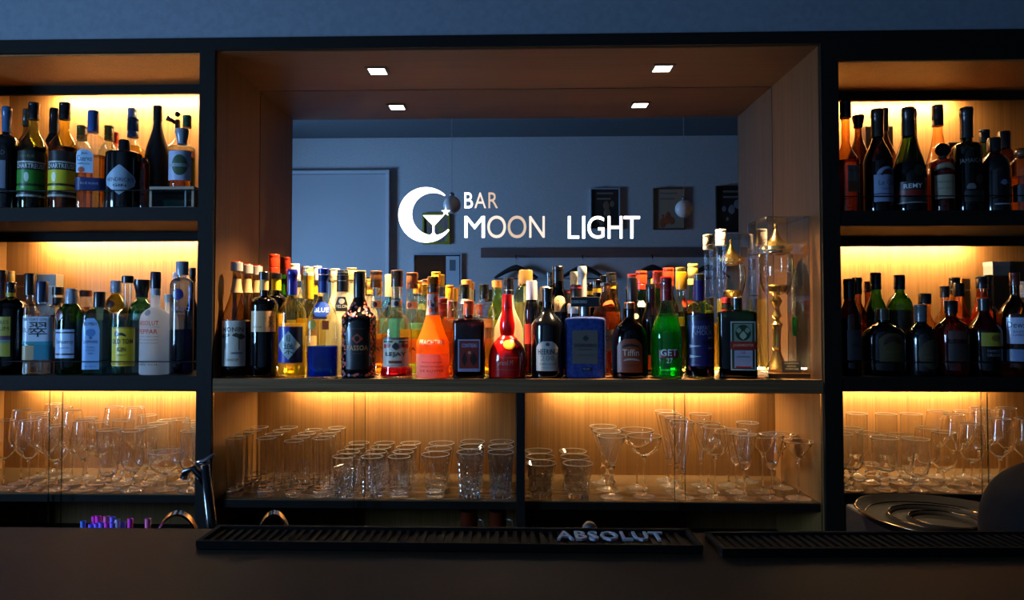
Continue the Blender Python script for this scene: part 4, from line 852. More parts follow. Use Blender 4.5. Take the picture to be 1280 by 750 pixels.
# orange frosted bottle
B('C', 541, 346, 41, 1.975, (428, 382, 'hip'), PEACH, 'bright orange frosted peach bottle with patterned neck sleeve and brown cap', neck=14, cap=(346, 366, 13.5, (88, 62, 34)),
  marks=[('ring', 368, 394, (206, 170, 160), 'neck_sleeve'), ('circle', 534, 540, 374, 382, (214, 84, 40)), ('circle', 542, 548.5, 370, 378, (214, 84, 40)), ('circle', 536, 541.5, 384, 391, (214, 84, 40)), ('circle', 543, 549, 383, 391, (214, 84, 40)), ('circle', 539, 543, 379, 384, (70, 50, 60)),
         ('ring', 442, 471, solid((.96, .76, .60), 1.1, 0, .3, .75), 'frosted_band'), ('text', '*PEACHTREE', 541, 428, 34, 6, (235, 200, 180)), ('text', 'PEACH LIQUEUR', 541, 453.5, 26, 2, (110, 60, 40)), ('text', 'PRODUCT OF HOLLAND', 541, 458.5, 30, 2.2, (110, 60, 40)), ('text', 'DE KUYPER', 541, 464, 30, 3, (150, 100, 70))])
B('C', 542, 340, 26, 2.18, (392, 372, 'slope'), CLEAR, 'clear bottle with bright yellow gold cap directly behind the orange bottle', cap=(340, 356, 12, (240, 180, 40)), liq=(400, L_AMB2))
B('C', 556, 373, 34, 2.07, (412, 398, 'round'), thin((.85, .5, .2), 1.6), 'amber bottle with dark red cap and red foil neck right of the orange bottle', neck=13, cap=(373, 379, 14, (130, 34, 26), 'plain'), liq=(414, L_AMB2),
  marks=[('ring', 380, 396, (150, 44, 30)), ('text', 'MOZART', 556, 388, 12, 3, (220, 150, 60)), ('rect', 546, 574, 428, 456, (224, 120, 40))])
B('C', 564, 357, 26, 2.17, (396, 378, 'slope'), CLEAR, 'clear bottle with gold foil cap behind the dark red cap', cap=(357, 375, 10.5, (226, 160, 30)), liq=(400, L_AMB2))
# brown square orange liqueur
B('C', 586, 376, 41, 1.975, (410, 396, 'flat'), thin((.30, .10, .02), 1.4), 'dark amber square bottle with orange cap and red picture label', neck=11, cap=(376, 394, 13.5, (196, 76, 30)), n=5, d=.95, liq=(408, solid((.22, .045, .004))), turn=.05,
  marks=[('rect', 573, 600, 424.5, 464.5, (150, 158, 190)), ('rect', 574.5, 598.5, 426, 461, (126, 34, 18)), ('text', '*COINTREAU', 587, 432, 19, 5, (150, 160, 190)), ('kite', 578, 584, 440, 458, (40, 14, 10)), ('kite', 588, 596, 440, 458, (40, 14, 10)), ('circle', 585, 589, 439, 443, (200, 130, 100)), ('text', 'LIQUEUR D ORANGE', 587, 463, 22, 1.8, (60, 30, 50))])
B('C', 577, 350, 28, 2.18, (394, 372, 'slope'), CLEAR, 'clear bottle with orange and white cap behind the orange capped amber bottle', cap=(350, 360, 13.5, (232, 160, 80)), liq=(404, L_CLEAR), marks=[('ring', 360, 380, (224, 210, 190))])
B('C', 581, 356, 30, 2.08, (392, 376, 'round'), CLEAR, 'clear bottle with black green cap lettered in white, left of the gold cap', cap=(356, 374, 12, (24, 34, 22)), liq=(398, L_CLEAR), extra=ribbed(.5, .72, 5, .03), marks=[('text', 'ANISE', 581, 371, 10, 2.6, (190, 190, 170))])
B('C', 617, 356, 30, 2.08, (392, 376, 'round'), CLEAR, 'clear bottle with black green cap lettered in white, left of the red flagon', cap=(356, 374, 12, (24, 34, 22)), liq=(398, L_CLEAR), extra=ribbed(.5, .72, 5, .03), marks=[('text', 'ANISE', 617, 371, 10, 2.6, (190, 190, 170))])
B('C', 621, 351, 28, 2.18, (394, 372, 'slope'), thin((.85, .9, .4), 1.6), 'yellow green bottle with orange gold cap left of the red flagon', cap=(351, 359, 12.5, (224, 150, 60)), liq=(400, L_LEMON))
B('C', 600, 400, 26, 2.10, (424, 414, 'round'), AMBER, 'small amber bottle between the amber square bottle and the red flagon', cap=(400, 410, 12, (180, 110, 50)), liq=(424, L_AMB2))
# red flagon
def flagon(t, r, R): return r
B('C', 634, 368, 47, 1.98, (450, 419, 'round'), paint((176, 12, 8), .12, 0, .7), 'glossy red flagon with long neck, gold wax seal and faint script', neck=12, cap=(368, 384, 12, (170, 14, 12), 'plain'), extra=lambda t, r, R: r+R*.15*math.exp(-((t-.62)/.16)**2) if t > .46 else r,
  marks=[('circle', 629, 644, 425, 437, (214, 150, 30), 'wax_seal'), ('circle', 631, 642, 427, 435, (236, 190, 60)), ('rect', 621, 651, 447, 447.6, (170, 80, 60), 'script_line'), ('text', 'Grand M', 631, 453.5, 20, 6.5, (190, 120, 100)), ('rect', 621, 648, 462, 462.6, (150, 70, 50), 'script_line')])
B('C', 635, 348, 44, 2.09, (420, 376, 'slope'), MILK, 'broad milky white bottle with tall black cap directly behind the red flagon', neck=12, cap=(348, 369, 12.5, (18, 14, 14)))
B('C', 655, 337, 32, 2.12, (372, 354, 'round'), thin((.86, .88, .70), 2), 'clear pale bottle with large cork stopper right of the red flagon', neck=14, cap=(337, 354, 17.5, (196, 148, 70), 'plain'), liq=(378, solid((.75, .76, .45), glow=.25)))
B('C', 664, 351, 24, 2.055, (392, 376, 'round'), JET, 'dark square shouldered bottle with tall white printed capsule', neck=12, cap=(351, 375, 14, (222, 214, 218), 'plain'), marks=[('rect', 654, 674, 405, 430, (186, 70, 66))])
B('C', 674, 358, 24, 2.14, (392, 374, 'round'), JET, 'dark bottle with white capsule and violet emblem left of the black cherry bottle', neck=11, cap=(358, 378, 12.5, (206, 206, 214), 'plain'), marks=[('circle', 669, 679, 368, 376, (110, 70, 150), 'emblem')])
# black cherry bottle
B('C', 684, 360, 40, 1.975, (408, 384, 'slope'), JET, 'black bottle with pale arched label reading two hundred in outline', neck=11.5, cap=(360, 378, 13, (14, 12, 12), 'foil'),
  marks=[('arch', 669, 697.5, 427, 464, (165, 165, 158)), ('circle', 681.5, 686.5, 428.5, 433, (60, 60, 58)), ('text', '*HEERING', 684, 440, 24, 7, (24, 24, 24)), ('text', '*200', 684, 448, 17, 6.5, (130, 130, 112)), ('text', 'CHERRY LIQUEUR', 684, 455.5, 21, 2.4, (50, 50, 50)), ('text', 'SINCE 1818', 684, 460, 14, 1.5, (110, 110, 105))])
B('C', 693, 333, 30, 2.12, (384, 356, 'slope'), DKBROWN, 'tall dark brown bottle with black cap and cream rounded neck label', neck=14, cap=(333, 352, 14, (16, 14, 14), 'foil'), liq=(384, L_RUM),
  marks=[('arch', 688, 702, 370, 390, (230, 200, 150)), ('text', 'F', 695, 380, 6, 10, (190, 90, 30))])
B('C', 720, 356, 30, 2.07, (388, 376, 'round'), JET, 'black bottle with thin red cap line behind the blue square bottle', neck=14, cap=(356, 374, 14, (20, 18, 20), 'plain'), marks=[('ring', 359, 361, (180, 40, 40)), ('rect', 708, 722, 380, 392, (190, 184, 176))])
# blue velvet square bottle
r, b, z = B('C', 731, 372, 50, 1.98, (404, 395, 'flat'), noisy('blue_velvet', (24, 42, 96), (38, 62, 128), 120, .75, .3), 'dark blue velvety square bottle with grey label and black rectangular stopper', neck=12, cap=(384, 395, 14, STEEL, 'plain'), n=7, d=.62, turn=-.06,
  marks=[('rect', 715, 746, 413, 455, (84, 80, 74)), ('kite', 728, 735, 419, 427, (30, 28, 28)), ('text', '*DISARONNO', 731, 432, 27, 4.6, (20, 18, 18)), ('text', 'ORIGINALE', 731, 437, 16, 1.8, (50, 46, 44)), ('text', 'SINCE 1525', 731, 444, 20, 1.5, (60, 56, 52)), ('rect', 726.5, 738, 459, 464, (14, 20, 44), 'small_label'), ('text', 'VELVET', 732, 461.5, 9, 2.4, (120, 130, 160))])
h = S(1.96); o = MB().box(-17.5*h, 17.5*h, -.017, .017, z(383.5), z(371.5), bev=.0012).build('stopper_block', paint((26, 28, 34), .35), r)
v2, f2 = text2d('DISARONNO'); mk('lettering', [Vector((-7*h+q.x*19*h, -.0174, z(377.5)+q.y*4*h)) for q in v2], f2, paint((190, 195, 195), .5), o)
B('C', 730, 333, 24, 2.13, (386, 372, 'slope'), CLEAR, 'bottle with tall white capsule rising behind the blue square bottle', neck=9.5, cap=(333, 371, 11, (214, 204, 186), 'foil'), liq=(396, L_AMBER), marks=[('circle', 727, 732, 360, 366, (160, 60, 40))])
B('C', 746, 350, 26, 2.15, (386, 368, 'slope'), DKBROWN, 'dark bottle with black cap and yellow neck band right of the white capsule', neck=11, cap=(350, 361, 10, (16, 14, 14)), liq=(396, L_RUM), marks=[('ring', 361, 366, (226, 180, 30))])
B('C', 757, 354, 40, 2.075, (400, 366, 'slope'), thin((.85, .6, .4), 2), 'round amber whisky bottle with orange arched label behind the blue square bottle', neck=12, cap=(354, 357, 13, (30, 26, 24), 'plain'), liq=(396, solid((.88, .52, .20), glow=.25)),
  marks=[('dome', 753, 775, 375, 383, (222, 96, 40)), ('rect', 748, 774, 412, 438, (196, 160, 120), 'lower_label'), ('text', 'ROSES', 761, 423, 20, 7, (110, 40, 20))])
B('C', 763, 341, 26, 2.18, (386, 366, 'slope'), AMBER, 'bottle with black and cream cap and yellow band behind the whisky bottle', neck=11, cap=(341, 356, 12.5, (24, 22, 20)), liq=(390, L_AMB2), marks=[('ring', 356, 361, (226, 180, 40))])
# squat tea liqueur
B('C', 787, 378, 45, 1.975, (428, 398, 'round'), thin((.16, .06, .02), 1.3), 'squat dark brown bottle with copper cap, orange label and white script', neck=12, cap=(378, 386, 13, (150, 78, 34), 'plain'), d=.8, liq=(432, solid((.12, .03, .006))),
  marks=[('arch', 769.5, 802, 424, 466, (128, 52, 14)), ('dome', 776, 797, 430, 435, (24, 18, 14)), ('text', 'Tiffin', 787, 441, 20, 8, (205, 190, 170)), ('dome', 778, 798, 448, 451.5, (150, 140, 130)), ('text', 'TEA LIQUEUR', 787, 457, 20, 2, (60, 24, 10))])
B('C', 793, 347, 28, 2.075, (410, 374, 'slope'), JET, 'slim tall black bottle with white topped capsule behind the squat brown bottle', neck=11, cap=(347, 376, 12.5, (20, 18, 18), 'plain'), marks=[('circle', 792, 801, 392, 399, (214, 204, 180), 'neck_medal'), ('ring', 347.5, 349, (226, 220, 208))])
B('C', 802, 339, 30, 2.18, (388, 364, 'slope'), GREEN, 'green bottle with wide orange red cap behind the slim black bottle', cap=(339, 362, 14, (220, 66, 24)), liq=(386, solid((.1, .5, .04))), marks=[('hex', 796, 806, 376, 384, (200, 214, 190))])
B('C', 811, 355, 26, 2.08, (402, 376, 'slope'), JET, 'slim black bottle with red topped capsule left of the green mint bottle', neck=10.5, cap=(355, 378, 12, (20, 18, 20), 'foil'), marks=[('ring', 355.5, 357.5, (200, 50, 36)), ('rect', 804, 818, 444, 462, (214, 90, 40))])
# green mint bottle
def getb(t, r, R): return r*(1-.05*math.exp(-((t-.62)/.05)**2)) if t > .5 else r
B('C', 833, 346, 39, 1.975, (420, 380, 'slope'), thin((.86, .93, .84), 1.6), 'bright green mint liqueur bottle with dark red capsule and red slanted label', neck=14, cap=(346, 376, 13.5, (150, 22, 24), 'foil'), liq=(396, L_GREEN), extra=lambda t, r, R: r*(1+.25*math.exp(-((t-.66)/.08)**2)) if t > .5 else r,
  marks=[('rect', 822, 847, 438, 448, (120, 22, 20)), ('text', '*GET', 834, 441, 20, 8.5, (190, 225, 225)), ('text', '*27', 834.5, 451, 7, 6.5, (190, 225, 200)), ('text', 'PEPPERMINT', 834, 463, 20, 2, (70, 160, 90)), ('rect', 827, 838, 362, 363, (190, 90, 90), 'capsule_line')])
B('C', 836, 335, 28, 2.18, (388, 366, 'slope'), GREEN, 'bottle with orange red ringed cap directly behind the dark red capsule', cap=(335, 358, 13.5, (222, 62, 24)), liq=(392, L_LEMON))
B('C', 852, 340, 30, 2.075, (398, 368, 'slope'), CLEAR, 'clear bottle with flat sided yellow cap right of the green mint bottle', neck=11, cap=(340, 362, 13.5, (226, 160, 20), 'plain'), liq=(408, L_RUM), marks=[('circle', 852, 858, 372, 384, (214, 60, 20), 'neck_seal')])
B('C', 868, 330, 28, 2.18, (392, 366, 'slope'), thin((.9, .9, .6), 1.5), 'bottle with tall pale yellow ringed cap behind the violet label bottle', cap=(330, 356, 12.5, (236, 204, 96)), liq=(396, L_LEMON))
# violet liqueur
B('C', 874, 343, 36, 1.98, (390, 376, 'round'), thin((.72, .85, .42), 1.6), 'bottle with purple foil neck and dark violet and silver swirl label', neck=13, cap=(343, 351, 13.5, (96, 78, 40)), liq=(392, solid((.05, .02, .09))),
  marks=[('ring', 351, 376, (48, 26, 104)), ('rect', 857, 893, 394, 458, (30, 22, 84)), ('rect', 857, 893, 395, 401, (14, 10, 30)), ('text', 'PARFAIT', 876, 410, 18, 5, (140, 150, 180)), ('text', 'AMOUR', 876, 416, 24, 6, (140, 150, 180)), ('tri', 860, 874, 431, 435, (190, 196, 205)), ('tri', 860, 874, 444, 448, (190, 196, 205)),
         ('tri', 882, 891, 421, 424, (150, 150, 150)), ('tri', 882, 891, 434, 437, (150, 150, 150)), ('tri', 864, 874, 455, 458, (110, 60, 140)), ('rect', 875, 892, 426, 430, (16, 10, 34)), ('rect', 875, 892, 440, 443, (50, 20, 70))])
# tall tube bottle
B('C', 902, 287, 13.5, 2.19, (312, 308, 'round'), thin((.85, .90, .96), 2.2), 'very tall slim clear tube bottle with ribbed cream cap in the back row', neck=11, cap=(287, 307, 13.5, (226, 212, 184)), liq=(374, L_YEL2))
B('C', 886, 372, 20, 2.18, (404, 392, 'slope'), CLEAR, 'small clear bottle with black cap in front of the tube bottle', cap=(372, 388, 10, BK), liq=(404, L_AMB2))
B('C', 909, 372, 28, 2.06, (404, 394, 'round'), DKGREEN, 'dark bottle with red and black cap squeezed behind the green stag label bottle', neck=12, cap=(372, 379, 13, (190, 44, 26)), liq=(404, L_RUM), marks=[('ring', 380, 386, (24, 16, 14)), ('ring', 387, 392, (190, 44, 26))])
# stag bottle
B('C', 921, 372, 46, 1.98, (396, 387, 'flat'), thin((.08, .26, .06), 1.4), 'dark green square bottle with stag emblem label and black cap', neck=13, cap=(372, 382, 13.5, (22, 20, 20), 'plain'), n=6, d=.62, liq=(424, solid((.03, .05, .01))),
  marks=[('rect', 911.5, 940.5, 402, 463, (170, 176, 170)), ('rect', 913, 939, 403.5, 461.5, (30, 60, 30)), ('rect', 915.5, 936.5, 405, 427, (110, 130, 110)), ('circle', 917, 935, 406, 426, (18, 44, 20)), ('kite', 922, 930, 414, 425, (150, 160, 130)), ('kite', 918, 924, 409, 417, (120, 140, 110)), ('kite', 928, 934, 409, 417, (120, 140, 110)),
         ('rect', 911.5, 940.5, 427, 437, (150, 24, 14)), ('rect', 915.5, 936.5, 438, 460, (150, 150, 165)), ('text', '56', 926, 440.5, 5, 3.6, (190, 30, 20)), ('text', '*JAGERMEISTER', 926, 432, 24, 4, (200, 150, 110)), ('text', 'ORIGINAL', 926, 446, 16, 2, (90, 90, 100)), ('rect', 917, 935, 458, 460, (180, 30, 20))])
# ---------------------------------------------------------------- trophy in its acrylic case
YC0, YC1 = 1.972, 2.125
cx0, cx1 = PX(960, YC0), min(PX(1026, YC0), XB-.012)
tz = P(990, 271, YC0).z-ZC2
tc = empty('display_case', ((cx0+cx1)/2, (YC0+YC1)/2, ZC2+.0004)); tag(tc, 'tall clear acrylic case holding the gold lidded trophy', 'display case')
hw, hy = (cx1-cx0)/2, (YC1-YC0)/2
ac = thin((.97, .97, .95), 1.5, 0, .035, .7)
MB().box(-hw, hw, -hy, hy, 0, .012, bev=.001).build('base_board', wood('trophy_base', (70, 44, 22), (104, 68, 34), .3, 'x'), tc)
for nm, bx in (('front_panel', (-hw, hw, -hy, -hy+.0015)), ('back_panel', (-hw, hw, hy-.0015, hy)), ('side_panel', (-hw, -hw+.0015, -hy+.002, hy-.002)), ('side_panel', (hw-.0015, hw, -hy+.002, hy-.002))):
    MB().box(*bx, .0125, tz-.002).build(nm, ac, tc)
MB().box(-hw, hw, -hy, hy, tz-.0018, tz).build('top_panel', ac, tc)
m = MB(); e = .0011
for sx in (-hw, hw):
    for sy in (-hy, hy): m.box(sx-e, sx+e, sy-e, sy+e, .0125, tz)
for sx in (-hw, hw): m.box(sx-e, sx+e, -hy, hy, tz-e, tz+e)
for sy in (-hy, hy): m.box(-hw, hw, sy-e, sy+e, tz-e, tz+e)
m.build('glued_edges', thin((.75, .80, .78), 1, .05, .35, .6), tc)
zb = ZC2+.0130
tr = empty('trophy', ((cx0+cx1)/2-.004, 2.052, zb)); tag(tr, 'gold and glass lidded trophy cup inside the acrylic case', 'trophy')
T = lambda py: max(.0004, P(962, py, 2.052).z-zb)
k = S(2.052)
GLDm = paint((244, 206, 124), .26, 1); 
auto(MB().lathe([(.0005, T(279.5)), (.004, T(280)), (.006, T(283)), (.0045, T(285)), (.0035, T(287)), (.006, T(289)), (.010, T(294)), (.018, T(300)), (.030, T(304)), (.040, T(307)), (.0465, T(309)), (.0465, T(313)), (.043, T(314)), (.0005, T(314))][::-1], 40).build('lid', GLDm, tr, True), 30)
auto(MB().lathe([(.040, T(316)), (.0435, T(330)), (.044, T(345)), (.0385, T(360)), (.024, T(367)), (.0005, T(369))], 40).build('glass_bowl', thin((.94, .92, .86), 2.2, 0, .06), tr, True), 60)
MB().lathe([(.0405, T(313.8)), (.0425, T(315)), (.0415, T(318)), (.0395, T(318))], 40).build('beaded_rim', paint((215, 205, 180), .2, 1), tr, True)
auto(MB().lathe([(.004, T(369)), (.028, T(365)), (.034, T(360)), (.036, T(358)), (.034, T(356.5)), (.030, T(359)), (.020, T(366)), (.004, T(371))], 40).build('bowl_cup', GLDm, tr, True), 30)
auto(MB().lathe([(.0005, T(465)), (.034, T(465)), (.035, T(461)), (.030, T(457)), (.022, T(452)), (.014, T(444)), (.010, T(438)), (.013, T(435)), (.010, T(432)), (.0125, T(412)), (.0145, T(409)), (.018, T(405.5)), (.010, T(402)), (.006, T(399)), (.015, T(395)), (.009, T(389)), (.007, T(384)), (.014, T(379)), (.017, T(376)), (.009, T(371)), (.0005, T(369))], 36).build('gold_stem', GLDm, tr, True), 30)
for s in (-1, 1):
    pts = [(s*.041, 0, T(322)), (s*.047, 0, T(318)), (s*.050, 0, T(326)), (s*.050, 0, T(340)), (s*.046, 0, T(352)), (s*.038, 0, T(362)), (s*.030, 0, T(368))]
    MB().tube(pts, [.002, .003, .003, .003, .0028, .0025, .002], 10).build('handle', paint((170, 120, 50), .25, 1), tr, True)
vs, fs = text2d('HAPPY'); mk('engraving', [Vector((.0445*math.sin(q.x*.9), -.0445*math.cos(q.x*.9), T(339)+q.y*.010)) for q in vs], fs, thin((.95, .9, .75), 1, .3, .5), tr)
# ornament, plaque and flute beside the trophy
pl = empty('name_plaque', (PX(989, 2.005), 2.005, zb), -.08); tag(pl, 'small grey engraved plaque leaning at the foot of the trophy case', 'plaque')
m1 = Matrix.Rotation(-.25, 4, 'X')
MB().box(-.027, .027, -.002, .002, 0, .033, mat=m1).build('plate', paint((70, 68, 62), .3, .6), pl)
for t, z_, w_ in (('CHAMPION', .027, .042), ('COCKTAIL', .018, .026), ('TROPHY 2008', .0095, .038)):
    vs, fs = text2d(t); mk('lettering', [m1 @ Vector((q.x*w_, -.0024, z_+q.y*.0045)) for q in vs], fs, paint((220, 205, 170), .4), pl)
MB().box(-.031, .031, .0, .022, 0, .006).build('plaque_stand', GLDm, pl)
fl = empty('glass_tube', (PX(993, 2.08), 2.08, zb)); tag(fl, 'slim clear glass tube with green band standing in the acrylic case', 'tube')
Tf = lambda py: P(993, py, 2.08).z-zb
MB().lathe([(.0005, .001), (.006, .001), (.0065, .004), (.0065, Tf(396)), (.0085, Tf(336)), (.0080, Tf(336)), (.006, Tf(396)), (.0005, Tf(398))], 20).build('tube_wall', solid((.9, .94, .97), 1.45, .4), fl, True)
MB().lathe([(.0068, Tf(420)), (.0068, Tf(397))], 20).build('green_band', solid((.1, .8, .2), 1.3, .4, 0, .4), fl, True)
og = empty('gold_ornament', (PX(1010, 2.05), 2.05, zb)); tag(og, 'little gold shell shaped ornament in the corner of the acrylic case', 'ornament')
bm = MB()
for i in range(7):
    a = -.9+i*.3; bm.tube([(0, 0, .004), (.012*math.sin(a), 0, .014+.006*math.cos(a)), (.024*math.sin(a), -.002, .006+.026*math.cos(a))], [.004, .005, .0025], 8)
bm.build('shell_ribs', GLDm, og, True); MB().lathe([(.0005, 0), (.016, 0), (.014, .006), (.0005, .008)], 24).build('shell_foot', GLDm, og, True)
# ================================================================== GLASSWARE
GW = thin((.982, .982, .975), 4, 0, .05, 1.2)
GWC = thin((.95, .95, .94), 2.6, 0, .09, 1.2, .8)
GS = solid((.985, .985, .98), 1.47)
GF = solid((.98, .98, .97), 1.47, 0, 0, .06)
GR_ = solid((1, 1, .98), 1.45, 0, 0, .3)
GT = solid((.985, .985, .98), 1.5, 0, 0, .02)
GCR = solid((.99, .99, .985), 1.52, 0, 0, .025)
GBC = solid((.97, .97, .96), 1.5, .25, .03, .05)
GB = solid((.99, .99, .985), 1.47, .35)
def rim(R, z, w=.0011): return [(R-w*.5, z-w), (R+w*.5, z-w), (R+w*.6, z), (R, z+w*.7), (R-w*.6, z)]
def stem_parts(root, h0, fr, sr, knobs=0, knobby=False):
    """foot and stem up to height h0"""
    MB().lathe([(.0005, 0), (fr*.98, 0), (fr, .0012), (fr*.9, .0024), (fr*.45, .0045), (sr*2, .0075), (sr*1.05, .013), (.0005, .013)], 28).build('foot', GF, root, True)
    pr = [(.0005, .0132), (sr*1.05, .0132)]
    if knobby:
        n = 3
        for i in range(n):
            z0 = .014+(h0-.016)*i/n; d = (h0-.016)/n; pr += [(sr*1.2, z0), (sr*2.1, z0+d*.5), (sr*1.2, z0+d*.96)]
    elif knobs:
        pr += [(sr, h0*.4), (sr*2.2, h0*.5), (sr, h0*.6), (sr, h0*.85)]
    else: pr += [(sr*.85, h0*.35), (sr*.8, h0*.7), (sr*1.1, h0*.9)]
    pr += [(sr*2.0, h0-.0005), (.0005, h0-.0002)]
    MB().lathe(pr, 14).build('stem', GS, root, True)
def near_rim(p, d=.0014):
    (a, b), (c, e) = p[-2], p[-1]; L = math.hypot(c-a, e-b)
    q = [pt for pt in p[:-1] if e-pt[1] > d*1.2]; (a, b) = q[-1]; t = 1-d/max(e-b, 1e-6)
    return q+[(a+(c-a)*t, b+(e-b)*t), (c, e)]
def bowl(root, prof, mat=None, seg=36, fl=0, flz=None, base=None):
    """prof from the bottom up; base: thickness of solid glass at the bottom"""
    prof = near_rim(prof)
    m = MB(); m.lathe([(.0008, prof[0][1])]+prof, seg)
    if fl:
        for v in m.v:
            if flz[0] < v.z < flz[1]:
                a = math.atan2(v.y, v.x); q = 1+.055*abs(math.sin(a*fl/2)); v.x *= q; v.y *= q
    if True:
        R, z = prof[-1]; t = .0011
        inner = [(max(r-t, .0006), z_+t*.6) for r, z_ in prof if z_ < z-.0028]+[(R-t, z-.0016)]
        m2 = MB(); m2.lathe([(.0008, inner[0][1]+.0002)]+inner+[(R-t, z-.0003), (R-t*.4, z+.0003)], seg)
        if fl:
            for v in m2.v:
                if flz[0] < v.z < flz[1]:
                    a = math.atan2(v.y, v.x); q = 1+.055*abs(math.sin(a*fl/2)); v.x *= q; v.y *= q
        n0 = len(m.v)-seg; m2.f = [f[::-1] for f in m2.f]; m.add(m2.v, m2.f); n1 = len(m.v)-seg
        m.f += [(n0+k, n0+(k+1) % seg, n1+(k+1) % seg, n1+k) for k in range(seg)]
        nf = len(m.f); m.lathe(rim(R-t*.4, z+.0007, .0009), seg, close=True)
        o = mk('bowl', m.v, m.f, None, root, True, [GT if mat else GS, GR_], [0]*nf+[1]*(len(m.f)-nf))
    if base:
        b = MB(); b.lathe([(.0005, prof[0][1]+.0002)]+[(r-.0006, z+.0003) for r, z in prof if z < base[0]]+[(base[1]*.75, base[0]+.001), (.0005, base[0]-.002)], 24)
        b.build('bowl_base', GS, root, True)
    return o
def curve(pts, n=18):
    """smooth profile through points (catmull-rom)"""
    out = []; P_ = [pts[0]]+list(pts)+[pts[-1]]
    for i in range(1, len(P_)-2):
        for j in range(n//len(pts)+2):
            t = j/(n//len(pts)+2); a, b, c, d = [Vector(q) for q in P_[i-1:i+3]]
            v = .5*((2*b)+(c-a)*t+(2*a-5*b+4*c-d)*t*t+(3*b-a-3*c+d)*t**3); out.append((max(v.x, .0006), max(v.y, pts[0][1])))
    out.append(tuple(pts[-1])); return out
def new(kind): return empty(kind, (0, -6, 0))
def wine(h, R, hb, neckR=None, vee=False, fr=.034, cut=0):
    r = new('wine_glass'); w = R
    stem_parts(r, hb, fr, .0034)
    if vee: p = [(.004, hb), (R*.45, hb+.010), (R*.93, hb+.030), (R, hb+.045), (R*.94, hb+(h-hb)*.6), (neckR or R*.8, h)]
    else: p = [(.004, hb), (R*.5, hb+.006), (R*.86, hb+.022), (R, hb+.045), (R*.94, hb+(h-hb)*.7), (neckR or R*.84, h)]
    bowl(r, curve(p, 26), GWC if cut else None, base=(hb+.006, R*.3)); return r
def pilsner(h, R, hb, cut=1):
    r = new('footed_beer_glass'); stem_parts(r, hb, .031, .006, 1)
    bowl(r, curve([(.006, hb), (R*.62, hb+.012), (R*.72, hb+.035), (R*.86, h-.05), (R, h)], 22), GWC if cut else None, fl=16, flz=(hb+.02, h-.05), base=(hb+.014, R*.5)); return r
def goblet(h, R, hb, cut=1, knobby=False, name='goblet', sr=.0045):
    r = new(name); stem_parts(r, hb, .032, sr, 1, knobby)
    bowl(r, curve([(.006, hb), (R*.62, hb+.008), (R*.95, hb+.03), (R*.98, hb+.06), (R, h)], 22), GWC if cut else None, fl=18 if cut else 0, flz=(hb+.01, hb+.06), base=(hb+.008, R*.45)); return r
def irish():
    r = new('irish_coffee_glass'); stem_parts(r, .052, .031, .0075, 0, True)
    bowl(r, curve([(.012, .052), (.026, .058), (.0315, .080), (.0315, .110), (.033, .138), (.038, .149)], 24), GW, fl=8, flz=(.06, .13), base=(.060, .024)); return r
def coupe(h, R, hb, cut=0):
    r = new('coupe_glass'); stem_parts(r, hb, .034, .0032)
    bowl(r, curve([(.004, hb), (R*.45, hb+.008), (R*.85, hb+.025), (R, h)], 20), GWC if cut else None, base=(hb+.006, R*.3)); return r
def martini(h, R, hb, cut=0, knob=0):
    r = new('martini_glass'); stem_parts(r, hb, .035, .003 if not knob else .005, knob)
    bowl(r, curve([(.004, hb), (R*.25, hb+.012), (R*.6, hb+(h-hb)*.5), (R, h)], 20), GWC if cut else None, base=(hb+.009, R*.2)); return r
def trumpet(h, R, hb):
    r = new('champagne_flute'); stem_parts(r, hb, .033, .003)
    bowl(r, curve([(.003, hb), (.007, hb+.02), (R*.5, hb+.07), (R, h)], 24), base=(hb+.014, .006)); return r
def flute(h, R, hb):
    r = new('champagne_flute'); stem_parts(r, hb, .030, .003)
    bowl(r, curve([(.003, hb), (R*.7, hb+.02), (R, hb+.06), (R*.8, h)], 24), base=(hb+.008, .01)); return r
def thickv(h, R, hb):
    r = new('cordial_glass'); stem_parts(r, hb, .032, .0032)
    bowl(r, curve([(.006, hb), (.013, hb+.006), (.017, hb+.022), (.024, hb+.05), (R, h)], 22), base=(hb+.022, .014)); return r
def tumbler(h, R, r0, name='highball_glass', base=.012, cut=0, belly=0):
    r = new(name)
    p = [(r0*.96, 0), (r0, .003), (r0+(R-r0)*.15+belly, h*.22), (r0+(R-r0)*.6+belly*.3, h*.6), (R, h)]
    m = near_rim(curve(p, 18))
    b = MB(); b.lathe([(.0005, .0002)]+[(q[0]-.0005, q[1]+.0003) for q in m if q[1] < base]+[(r0*.9, base+.001), (r0*.5, base-.001), (.0005, base-.002)], 28)
    b.build('thick_base', GF, r, True)
    t = .0014; up = [q for q in m if q[1] > base+.0015]; mm_ = MB()
    mm_.lathe([(q[0]-t, q[1]) for q in up[:-1]]+[(R-t, h-.0002), (R-t*.5, h+.0004), (R, h)]+up[::-1][1:], 36, close=True)
    mm_.f = [f[::-1] for f in mm_.f]
    nf = len(mm_.f); mm_.lathe(rim(R-t*.5, h+.0008, .0009), 36, close=True)
    mk('glass_wall', mm_.v, mm_.f, None, r, True, [GS, GR_], [0]*nf+[1]*(len(mm_.f)-nf)); return r
GCF = thin((.975, .975, .965), 1.6, .02, .09, 1.25)
